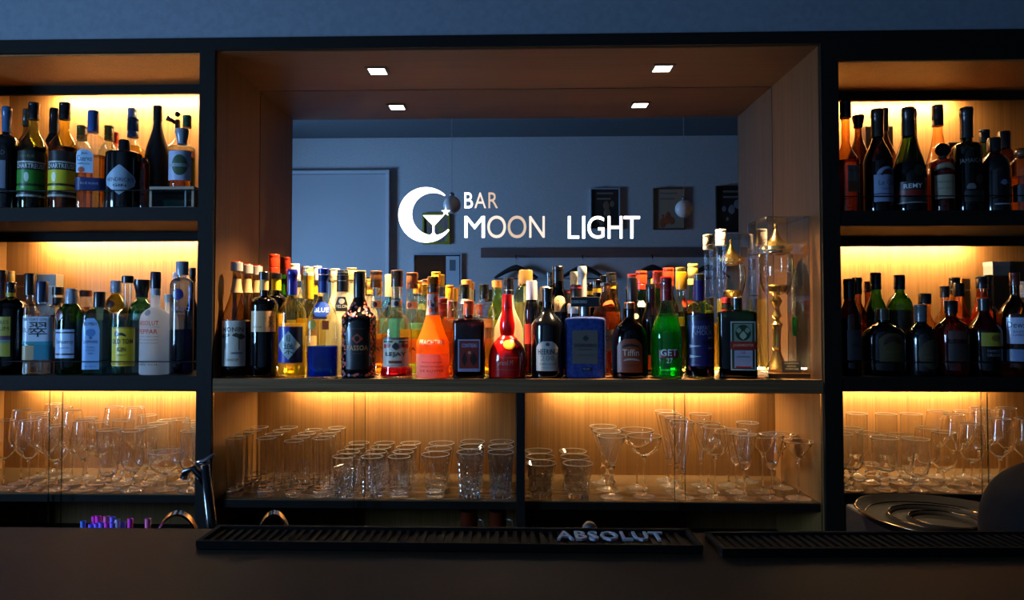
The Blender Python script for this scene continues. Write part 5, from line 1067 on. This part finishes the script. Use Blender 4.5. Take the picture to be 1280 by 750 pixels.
def crystal(h, R, r0, nf_=14, twist=0, name='cut_tumbler', facets='flute', zc=.75):
    """thin walled cut glass: carved facets outside, smooth inside, thick solid base"""
    r = new(name); seg = nf_*4; rows = 16 if facets != 'facet' else 12; tz0 = h*.13
    def ro(z, a, k, i):
        R_ = r0+(R-r0)*(z/h)
        if z/h > zc: return R_, a
        if facets == 'flute': return R_-.0030*(k % 4 == 0)-.0012*(k % 2), a+twist*z
        if facets == 'diamond': return R_-.0030*((k+2*i) % 4 == 0)-.0010*((k+i) % 2), a+(1 if i % 2 else -1)*.04
        return R_-.0042*((k+(2 if (i//3) % 2 else 0)) % 4 == 0)-.0012*(i % 3 == 0), a
    def grid(fn, z0, z1, n, sg):
        vs = []; fs = []
        for i in range(n+1):
            z = z0+(z1-z0)*i/n
            for k in range(sg):
                q, a = fn(z, 2*PI*k/sg, k, i); vs.append((q*math.cos(a), q*math.sin(a), z))
        for i in range(n):
            for k in range(sg): fs.append((i*sg+k, i*sg+(k+1) % sg, (i+1)*sg+(k+1) % sg, (i+1)*sg+k))
        return vs, fs
    v, f = grid(ro, tz0*.5, h, rows, seg); m = MB(); m.add(v, f); nw = len(m.f)
    v, f = grid(lambda z, a, k, i: (r0+(R-r0)*(z/h)-.0052*(z/h < zc)-.0015, a), tz0, h, 8, 32); m.add(v, f); nw = len(m.f)
    m.lathe(rim(R-.0006, h+.0006, .0009), 32, close=True)
    o = mk('cut_glass_wall', m.v, m.f, None, r, False, [GCF, GR_], [0]*nw+[1]*(len(m.f)-nw))
    b = MB(); v, f = grid(lambda z, a, k, i: (ro(z, a, k, 1 if i < 2 else 0)[0]-.0008, a), .0003, tz0, 2, seg); n0 = len(v)
    b.add(v, f+[tuple(range(seg))[::-1], tuple(2*seg+k for k in range(seg))]); b.build('thick_base', GS, r)
    return r
KIND = {
 'tulip': (lambda: wine(.205, .036, .088, .027, True), 'wine glass', 'wide tulip wine glass with angular base'),
 'wine': (lambda: wine(.190, .033, .082, .027), 'wine glass', 'rounded clear wine glass on a thin stem'),
 'tall_wine': (lambda: wine(.225, .034, .098, .025, True), 'wine glass', 'tall narrow wine glass'),
 'pilsner': (lambda: pilsner(.178, .034, .036), 'beer glass', 'cut footed beer glass with flared rim'),
 'goblet': (lambda: goblet(.176, .030, .052), 'goblet', 'cut crystal goblet with knob stem'),
 'saucer': (lambda: coupe(.112, .048, .045, 1), 'coupe glass', 'low wide cut saucer coupe'),
 'tall_goblet': (lambda: goblet(.196, .030, .058, 0), 'goblet', 'plain tall goblet'),
 'highball': (lambda: tumbler(.168, .0275, .0245, base=.016), 'highball glass', 'straight highball glass with thick base'),
 'belly': (lambda: tumbler(.160, .0275, .022, base=.010, belly=.0045), 'highball glass', 'tall tumbler with rounded belly'),
 'cut_tall': (lambda: crystal(.116, .0325, .0275, 12, 16, 'cut_tumbler'), 'tumbler', 'cut crystal tumbler with slanted grooves'),
 'cut_star': (lambda: crystal(.116, .0325, .0275, 12, 0, 'cut_tumbler', 'diamond'), 'tumbler', 'cut crystal tumbler with star pattern'),
 'plain': (lambda: tumbler(.116, .0325, .0285, 'tumbler', .015), 'tumbler', 'plain clear tumbler with thick base'),
 'taper': (lambda: tumbler(.122, .0410, .027, 'tapered_tumbler', .018), 'tumbler', 'flared tapering clear tumbler'),
 'conic_star': (lambda: crystal(.130, .0385, .030, 14, 0, 'cut_tumbler', 'diamond', .8), 'tumbler', 'flared cut tumbler with diamond pattern'),
 'conic_flute': (lambda: crystal(.130, .0385, .030, 14, 6, 'cut_tumbler', 'flute', .8), 'tumbler', 'flared cut tumbler with long flutes'),
 'rocks': (lambda: crystal(.098, .044, .031, 9, 0, 'rocks_glass', 'facet', .95), 'rocks glass', 'faceted wide rocks glass'),
 'cutmartini': (lambda: martini(.178, .042, .090, 1, 1), 'martini glass', 'etched deep martini glass with thick stem'),
 'coupe': (lambda: coupe(.178, .050, .118), 'coupe glass', 'wide shallow coupe on a tall stem'),
 'trumpet': (lambda: trumpet(.222, .034, .070), 'flute glass', 'tall trumpet shaped flute'),
 'round_champ': (lambda: wine(.206, .036, .120, .034), 'sparkling wine glass', 'round bowl wine glass on tall stem'),
 'cordial': (lambda: thickv(.186, .034, .085), 'cordial glass', 'cordial glass with thick solid bowl bottom'),
 'martini': (lambda: martini(.166, .042, .108), 'martini glass', 'plain martini glass with thin stem'),
 'irish': (irish, 'irish coffee glass', 'irish coffee glass with ringed knobby stem'),
 'bubble': (lambda: goblet(.146, .0345, .035, 1), 'goblet', 'textured bubbled water goblet'),
 'small_wine': (lambda: wine(.166, .0335, .055, .030), 'wine glass', 'low stemmed round wine glass'),
 'big_wine': (lambda: wine(.205, .036, .092, .027, True), 'wine glass', 'large angular wine glass'),
}
proto = {}
FIXED = {}
GNO = 0
ORD = ['front row', 'second row', 'third row', 'fourth row', 'fifth row', 'sixth row']
NTH = ['first', 'second', 'third', 'fourth', 'fifth', 'sixth', 'seventh', 'eighth', 'ninth', 'tenth', 'eleventh']
CABN = {'L': ('left cabinet', ZLG, 'glasses in the lower left cabinet'), 'A': ('centre left cabinet', ZG, 'tumblers in the lower centre left cabinet'), 'Bc': ('centre right cabinet', ZG, 'stemware in the lower centre right cabinet'), 'R': ('right cabinet', ZRG, 'glasses in the lower right cabinet')}
def place(cabk, kind, nth, row, x, y):
    fn, cat, desc = KIND[kind]; cn, z, grp = CABN[cabk]
    if kind not in proto: proto[kind] = fn(); o = proto[kind]
    else: o = copy_tree(proto[kind])
    gr = max(abs(c.co.x) for ch in proto[kind].children for c in ch.data.vertices)
    lo_, hi_ = {'L': (OA, PA), 'A': (XA+.003, XD0), 'B': (XD1, XB-.003), 'R': (PB, OB)}[cabk[0]]
    x = min(max(x, lo_+gr+.001), hi_-gr-.001)
    RAD.setdefault('g'+cabk, []).append((o, gr, y, lo_, hi_))
    o.location = (x, y, z+.0003); o.rotation_euler = (0, 0, random.uniform(0, 6))
    tag(o, '%s, %s, %s file from left, %s' % (desc, ORD[row], NTH[nth], cn), cat, grp)
def files(cabk, specs, y0, py=615):
    for nth, (px, kinds, dy, *sh) in enumerate(specs):
        x = PX(px, y0, py)
        for row, k in enumerate(kinds):
            y = y0+dy*row
            if k and y < YBK-.04: place(cabk, k, nth, row, x+(sh[0]*row if sh else 0)+random.uniform(-.002, .002), y)
files('L', [(4, ['tulip', 'tall_wine', 'tulip', 'tall_wine'], .073), (36, ['tulip', 'tulip', 'tall_wine'], .075), (70, ['wine', 'tall_wine', 'wine'], .073), (104, ['tulip', 'wine', 'tall_wine'], .075),
            (136, ['pilsner', 'tall_goblet', 'tall_wine', 'wine'], .070), (166, ['goblet', 'goblet', 'goblet', 'goblet'], .064), (205, ['saucer', 'tall_goblet', 'goblet'], .085), (237, ['goblet', 'pilsner', 'goblet'], .075)], 1.978)
files('A', [(294, ['highball']*4, .064), (333, ['highball']*4, .064), (367, ['belly']*4, .064), (401, ['highball']*4, .062), (429, ['cut_tall']*3+['cut_tall'], .070), (464, ['cut_star']*4, .070), (499, ['plain', 'cut_star', 'cut_star', 'plain'], .070),
            (544, ['taper', 'taper', 'taper'], .089), (587, ['conic_star']*3, .084), (626, ['conic_flute']*3, .084)], 1.976, 622)
files('Bc', [(677, ['rocks']*3, .092, -.0005), (722, ['rocks']*3, .092, .002), (765, ['cutmartini']*3, .087), (806, ['coupe', None, 'coupe'], .051), (853, ['trumpet']*4, .070), (895, ['round_champ', 'round_champ', 'trumpet'], .074),
             (931, ['cordial', 'cordial', 'martini'], .070), (967, ['cordial', 'martini', None, 'cordial'], .070), (1004, ['martini', None, 'martini'], .062)], 1.978, 620)
files('R', [(1064, ['goblet', 'irish', 'irish'], .070), (1106, ['irish', 'irish', 'tall_goblet'], .078), (1145, ['bubble', 'bubble', 'tall_goblet'], .075), (1180, ['small_wine', 'small_wine', 'tall_goblet'], .076),
            (1216, ['wine', 'big_wine', 'big_wine'], .077), (1250, ['big_wine', 'tall_wine', 'big_wine'], .077), (1284, ['big_wine', 'tall_wine', 'big_wine'], .077)], 1.978)
# nothing may stand inside its neighbour: nudge touching things apart by millimetres
def relax(items, ymin, gap=.0012, ymax=YBK-.003):
    n = len(items); pos = [[o.location.x, o.location.y] for o, *_ in items]; ini = [list(p) for p in pos]
    for it in range(400):
        worst = 0
        for i in range(n):
            for j in range(i+1, n):
                dx, dy = pos[j][0]-pos[i][0], pos[j][1]-pos[i][1]; d = math.hypot(dx, dy) or 1e-6; need = items[i][1]+items[j][1]+gap
                if d < need:
                    worst = max(worst, need-d); ux, uy = dx/d, dy/d
                    wi = .1 if items[i][2] < 2.0 else 1; wj = .1 if items[j][2] < 2.0 else 1; q = (need-d)/(wi+wj)
                    pos[i][0] -= ux*q*wi; pos[i][1] -= uy*q*wi; pos[j][0] += ux*q*wj; pos[j][1] += uy*q*wj
        for i in range(n):
            o, r, y, lo, hi = items[i]
            pos[i][0] = min(max(pos[i][0], lo+r+.001), hi-r-.001); pos[i][1] = min(max(pos[i][1], ymin+r), ymax-r)
        if worst < 1e-5: break
    for (o, *_), p, q in zip(items, pos, ini): o.location.x, o.location.y = p
    print('RELAX', n, round(worst, 5), 'max move', round(max(math.hypot(p[0]-q[0], p[1]-q[1]) for p, q in zip(pos, ini)), 4))
for k_, it_ in RAD.items():
    if k_[0] == 'g': relax(it_, 1.94)
    else: relax(it_, 1.924, ymax=2.238 if k_ == 'C' else YBK-.003)
# ================================================================== UNDER THE SHELF AND BEHIND THE COUNTER
def mug(px, where):
    y = 2.0; x = PX(px, y, 640); zt = P(px, 638, y).z; z0 = .65
    r = empty('mug', (x, y, z0+.0004), -.35); tag(r, 'tall dark copper coloured mug %s' % where, 'mug', 'copper mugs under the tumblers')
    H = zt-z0; R = .026; cu = paint((130, 54, 30), .25, .6)
    m = MB().lathe([(.0005, 0), (R*.9, 0), (R, .004), (R, H), (R-.0015, H), (R-.0015, .004), (.0005, .003)], 30); auto(m.build('mug_body', cu, r, True), 40)
    MB().tube([(R-.001, 0, H*.82), (R+.018, 0, H*.8), (R+.026, 0, H*.55), (R+.018, 0, H*.3), (R-.001, 0, H*.26)], .003, 10).build('handle', STEEL, r, True)
mug(586, 'left of its pair below the tumblers'); mug(622, 'right of its pair next to the divider')
# underbar bench
ub = empty('underbar_bench', (0, 1.16, 0)); tag(ub, 'dark steel work bench behind the bar counter', 'bench')
MB().box(-1.6, 1.6, -.17, .17, .775, .80, bev=.002).build('bench_top', paint((40, 40, 42), .35, .8), ub)
for sx in (-1.5, 0, 1.5):
    MB().box(sx-.02, sx+.02, -.14, .14, 0, .775).build('leg', paint((40, 40, 42), .5, .5), ub)
# straws in holders
def sp(px, py, y): return P(px, py, y)
ysn = 1.12
hold = empty('straw_holder', (PX(130, ysn, 650), ysn, .8004)); tag(hold, 'long low dark holder standing full of pink and blue straws', 'straw holder')
MB().box(-.056, .056, -.032, -.029, 0, .13).box(-.056, .056, .029, .032, 0, .13).box(-.056, -.053, -.029, .029, 0, .13).box(.053, .056, -.029, .029, 0, .13).box(-.053, .053, -.029, .029, 0, .003).build('holder_walls', paint((18, 18, 20), .4), hold)
MB().box(-.0575, .0575, -.0335, -.032, .118, .1225).build('holder_band', STEEL, hold)
def straw(px, py, c, y, desc, lean=0):
    p = sp(px, py, y)
    c_ = paint(tuple(min(255, int(q*1.12)+12) for q in c), .3)
    o = MB().lathe([(.0042, 0), (.0042, p.z-.804), (.0036, p.z-.804), (.0036, 0)], 12).build('drinking_straw', c_, None, True)
    o.location = (p.x, y, .8036); o.rotation_euler = (0, lean, 0)
    tag(o, desc, 'straw', 'drinking straws behind the counter')
PK = (226, 40, 170); PB = (120, 90, 220); BL_ = (70, 110, 190); LB = (150, 160, 190); RP = (220, 90, 140)
ss = [(104, 651, BL_), (118, 645, PK), (123, 645, PK), (128, 646, PK), (133, 645, RP), (138, 646, PB), (141, 646, PB), (114, 655, PB), (121, 654, PB), (127, 653, PB), (134, 653, PK), (141, 653, PB), (147, 649, LB), (154, 652, BL_), (163, 648, PK), (185, 648, RP)]
cn_ = {PK: 'pink', PB: 'violet', BL_: 'blue', LB: 'pale grey blue', RP: 'rose'}
for i, (px, py, c) in enumerate(ss):
    y = 1.10 if 7 <= i <= 11 else 1.125+.009*(i % 2)
    pos = {0: 'alone at the left end', 1: 'tallest at the left of the pink bunch', 2: 'second in the pink bunch', 3: 'third in the pink bunch', 4: 'in the middle of the bunch', 5: 'right of the rose one in the bunch', 6: 'at the right edge of the bunch', 7: 'short, lowest left in front', 8: 'short, second in the front row',
           9: 'short, third in the front row', 10: 'short, fourth in the front row', 11: 'short, fifth in the front row', 12: 'just right of the bunch', 13: 'right of the pale grey blue one', 14: 'standing apart right of the bunch', 15: 'standing alone nearest the left chrome handle'}[i]
    if i < 15: straw(px, py, c, y, '%s drinking straw, %s' % (cn_[c], pos))
for i, (px, py, c) in enumerate(ss[15:], 1):
    p = sp(px, 656, 1.04); g_ = empty('straw_glass', (p.x, 1.04, .8004)); tag(g_, 'small dark cup holding the %s straw' % ('lone pink' if i == 0 else 'lone rose'), 'cup')
    m = MB().lathe([(.0005, 0), (.014, 0), (.017, .12), (.016, .12), (.013, .003), (.0005, .003)], 20); auto(m.build('cup_wall', paint((20, 20, 22), .3), g_, True), 40)
    MB().lathe([(.0172, .115), (.018, .118), (.0172, .121)], 20).build('cup_rim', STEEL, g_, True)
    straw(px, py, c, 1.04, '%s drinking straw, %s' % (cn_[c], 'standing apart right of the bunch' if i == 0 else 'standing alone nearest the left chrome handle'))
# ice buckets with arched handles
def bucket(px, py, hwpx, y, rz, where):
    p = P(px, py, y); x = p.x; top = p.z; R = hwpx*S(y)
    r = empty('ice_bucket', (x, y, .8004), rz); tag(r, 'chrome ice bucket with broad arched handle %s' % where, 'ice bucket', 'ice buckets behind the counter')
    H = .12
    m = MB().lathe([(.0005, 0), (R*.75, 0), (R*.8, .003), (R, H), (R+.003, H+.003), (R-.001, H+.002), (R-.004, H), (R*.78, .006), (.0005, .005)], 40); auto(m.build('bucket_body', CHROME, r, True), 40)
    pts = []; n = 20; hz = top-.8004-H*.9
    vs = []; fs = []
    for i in range(n+1):
        a = PI*i/n; cx_, cz = -R*math.cos(a)*1.0, H*.9+hz*math.sin(a)**.85
        for w_ in (-.012, .012):
            vs.append((cx_, w_, cz)); vs.append((cx_*.95, w_, cz-.004))
    for i in range(n):
        a = i*4; b = a+4
        fs += [(a, a+2, b+2, b), (a+1, b+1, b+3, a+3), (a, b, b+1, a+1), (a+2, a+3, b+3, b+2)]
    o = mk('arched_handle', vs, fs, CHROME, r); auto(o, 30)
    q = MB().lathe([(.001, -.003), (.006, -.003), (.006, .003), (.001, .003)], 12).build('handle_pivot', STEEL, r, True); q.location = (-R*.99, 0, H*.92); q.rotation_euler = (0, PI/2, 0)
bucket(221, 640, 32, 1.13, .35, 'beside the straws'); bucket(342, 640, 27, 1.12, .3, 'below the highball glasses')
# faucet
y = 1.14; p0 = P(266, 655, y); top = P(256, 577, y)
fa = empty('tap', (p0.x+.012, y, .8004)); tag(fa, 'slender black tap with chrome lever and left pointing spout', 'tap')
tx, tz_ = top.x-fa.location.x, top.z-.8004
MB().lathe([(.0005, 0), (.026, 0), (.024, .008), (.014, .014), (.0005, .014)], 24).build('tap_base', CHROME, fa, True)
MB().tube([(0, 0, .012), (tx*.3, 0, tz_*.5), (tx, 0, tz_-.006)], [.0105, .009, .0075], 18).build('tap_body', paint((9, 9, 10), .2, 0, .4), fa, True)
sq = P(229, 592, y); sz = sq.z-.8004; sx = sq.x-fa.location.x
MB().tube([(tx*.8, 0, tz_*.86), (tx+.5*(sx-tx), 0, sz+.010), (sx+.004, 0, sz+.003), (sx, 0, sz-.008)], [.0065, .006, .006, .006], 14).build('spout', BLACK, fa, True)
a = P(247, 577, y); b = P(268, 568, y)
MB().tube([(a.x-fa.location.x, -.006, a.z-.8004), (tx, -.004, tz_+.001), (b.x-fa.location.x, 0, b.z-.8004)], [.003, .0042, .003], 12).build('lever', CHROME, fa, True)
# shaker with domed cap
p = P(737, 652, 1.12); H = p.z-.8004
r = empty('cocktail_shaker', (p.x, 1.12, .8004)); tag(r, 'steel cocktail shaker whose domed cap peeks over the bar mat', 'shaker')
auto(MB().lathe([(.0005, 0), (.032, 0), (.034, .004), (.042, H*.62), (.040, H*.64), (.0005, H*.64)], 30).build('shaker_tin', STEEL, r, True), 40)
auto(MB().lathe([(.0005, H*.64), (.040, H*.642), (.034, H*.74), (.016, H*.82), (.0005, H*.82)], 30).build('strainer_top', STEEL, r, True), 40)
auto(MB().lathe([(.0005, H*.822), (.0145, H*.822), (.0145, H*.92), (.011, H*.97), (.006, H*.995), (.0005, H)], 24).build('domed_cap', STEEL, r, True), 50)
# round tray on a dark machine
MBX = empty('ice_maker', (PX(1180, 1.50, 640), 1.52, 0)); tag(MBX, 'low dark box shaped ice maker carrying the round tray', 'appliance')
zt = P(1172, 655, 1.50).z
MB().box(-.13, .16, -.13, .15, .02, zt-.003, bev=.006).build('machine_body', paint((12, 12, 13), .5), MBX)
MB().box(-.11, .14, -.136, -.130, .1, zt-.06, bev=.002).build('machine_door', paint((20, 20, 22), .4), MBX)
for sx in (-.11, .13):
    for sy in (-.11, .12): MB().lathe([(.0005, 0), (.012, 0), (.012, .02), (.0005, .02)], 12, (sx, sy, 0)).build('foot', BLACK, MBX)
tr_ = empty('serving_tray', (PX(1180, 1.50, 640), 1.50, zt)); tag(tr_, 'large round dark metal tray with concentric raised rings', 'tray')
DK = paint((11, 10, 10), .65, 0, 0, .1)
pr = [(.0005, .002), (.060, .002), (.064, .010), (.068, .011), (.071, .004), (.100, .004), (.104, .012), (.108, .013), (.111, .006), (.150, .007), (.164, .018), (.170, .022), (.172, .020), (.166, .014), (.152, .001), (.0005, .0)]
auto(MB().lathe(pr, 72).build('tray_dish', DK, tr_, True), 50)
MB().lathe([(.169, .0205), (.1715, .0232), (.174, .0205), (.1715, .018)], 72, close=True).build('rolled_rim', paint((110, 84, 60), .15, 1), tr_, True)
for rr_, z_ in ((.106, .0132), (.066, .0115), (.150, .0078)):
    MB().lathe([(rr_-.0013, z_), (rr_, z_+.0012), (rr_+.0013, z_), (rr_, z_-.0008)], 72, close=True).build('raised_ring', paint((100, 78, 56), .15, 1), tr_, True)
# rounded black hood at the right edge
p = P(1243, 600, 1.16); x0 = p.x
hd = empty('blender_cover', (x0+.115, 1.16, .8004)); tag(hd, 'rounded black cover of a counter appliance cut by the right picture edge', 'appliance')
th = P(1275, 568, 1.16).z-.8004
bb = Body(th, .115, .02, .62, 1.0, 'round', 3.0, .8)
v, f = bb.shell(0, th); auto(mk('cover', v, f, paint((4, 4, 5), .8, 0, 0, .15), hd, True), 50)
MB().box(-.03, .03, -.097, -.0925, .03, .05, bev=.001).build('switch_plate', STEEL, hd)
DAY = 190; EXPO = 0.0
# ================================================================== LIGHT
l = bpy.data.lights.new('daylight', 'AREA'); l.shape = 'RECTANGLE'; l.size = WY1-WY0-.02; l.size_y = WZ1-WZ0-.02; l.energy = DAY; l.color = (.29, .56, 1.0)
lo = bpy.data.objects.new('daylight', l); C.objects.link(lo); lo.location = (XL-.12, (WY0+WY1)/2, (WZ0+WZ1)/2); lo.rotation_euler = (0, -PI/2, 0)
w = bpy.data.worlds.new('world'); bpy.context.scene.world = w; w.use_nodes = True
w.node_tree.nodes['Background'].inputs[0].default_value = (.25, .45, 1, 1); w.node_tree.nodes['Background'].inputs[1].default_value = .3
sc = bpy.context.scene
sc.view_settings.view_transform = 'Standard'; sc.view_settings.look = 'None'; sc.view_settings.exposure = EXPO; sc.view_settings.gamma = 1
sc.view_settings.use_curve_mapping = False
c = sc.cycles
c.max_bounces = 48; c.diffuse_bounces = 3; c.glossy_bounces = 6; c.transmission_bounces = 40; c.transparent_max_bounces = 72
c.caustics_reflective = False; c.caustics_refractive = True; c.sample_clamp_indirect = 16; c.sample_clamp_direct = 0; c.blur_glossy = .5
c.use_denoising = True; c.denoiser = 'OPENIMAGEDENOISE'; c.use_light_tree = True
c.use_adaptive_sampling = False
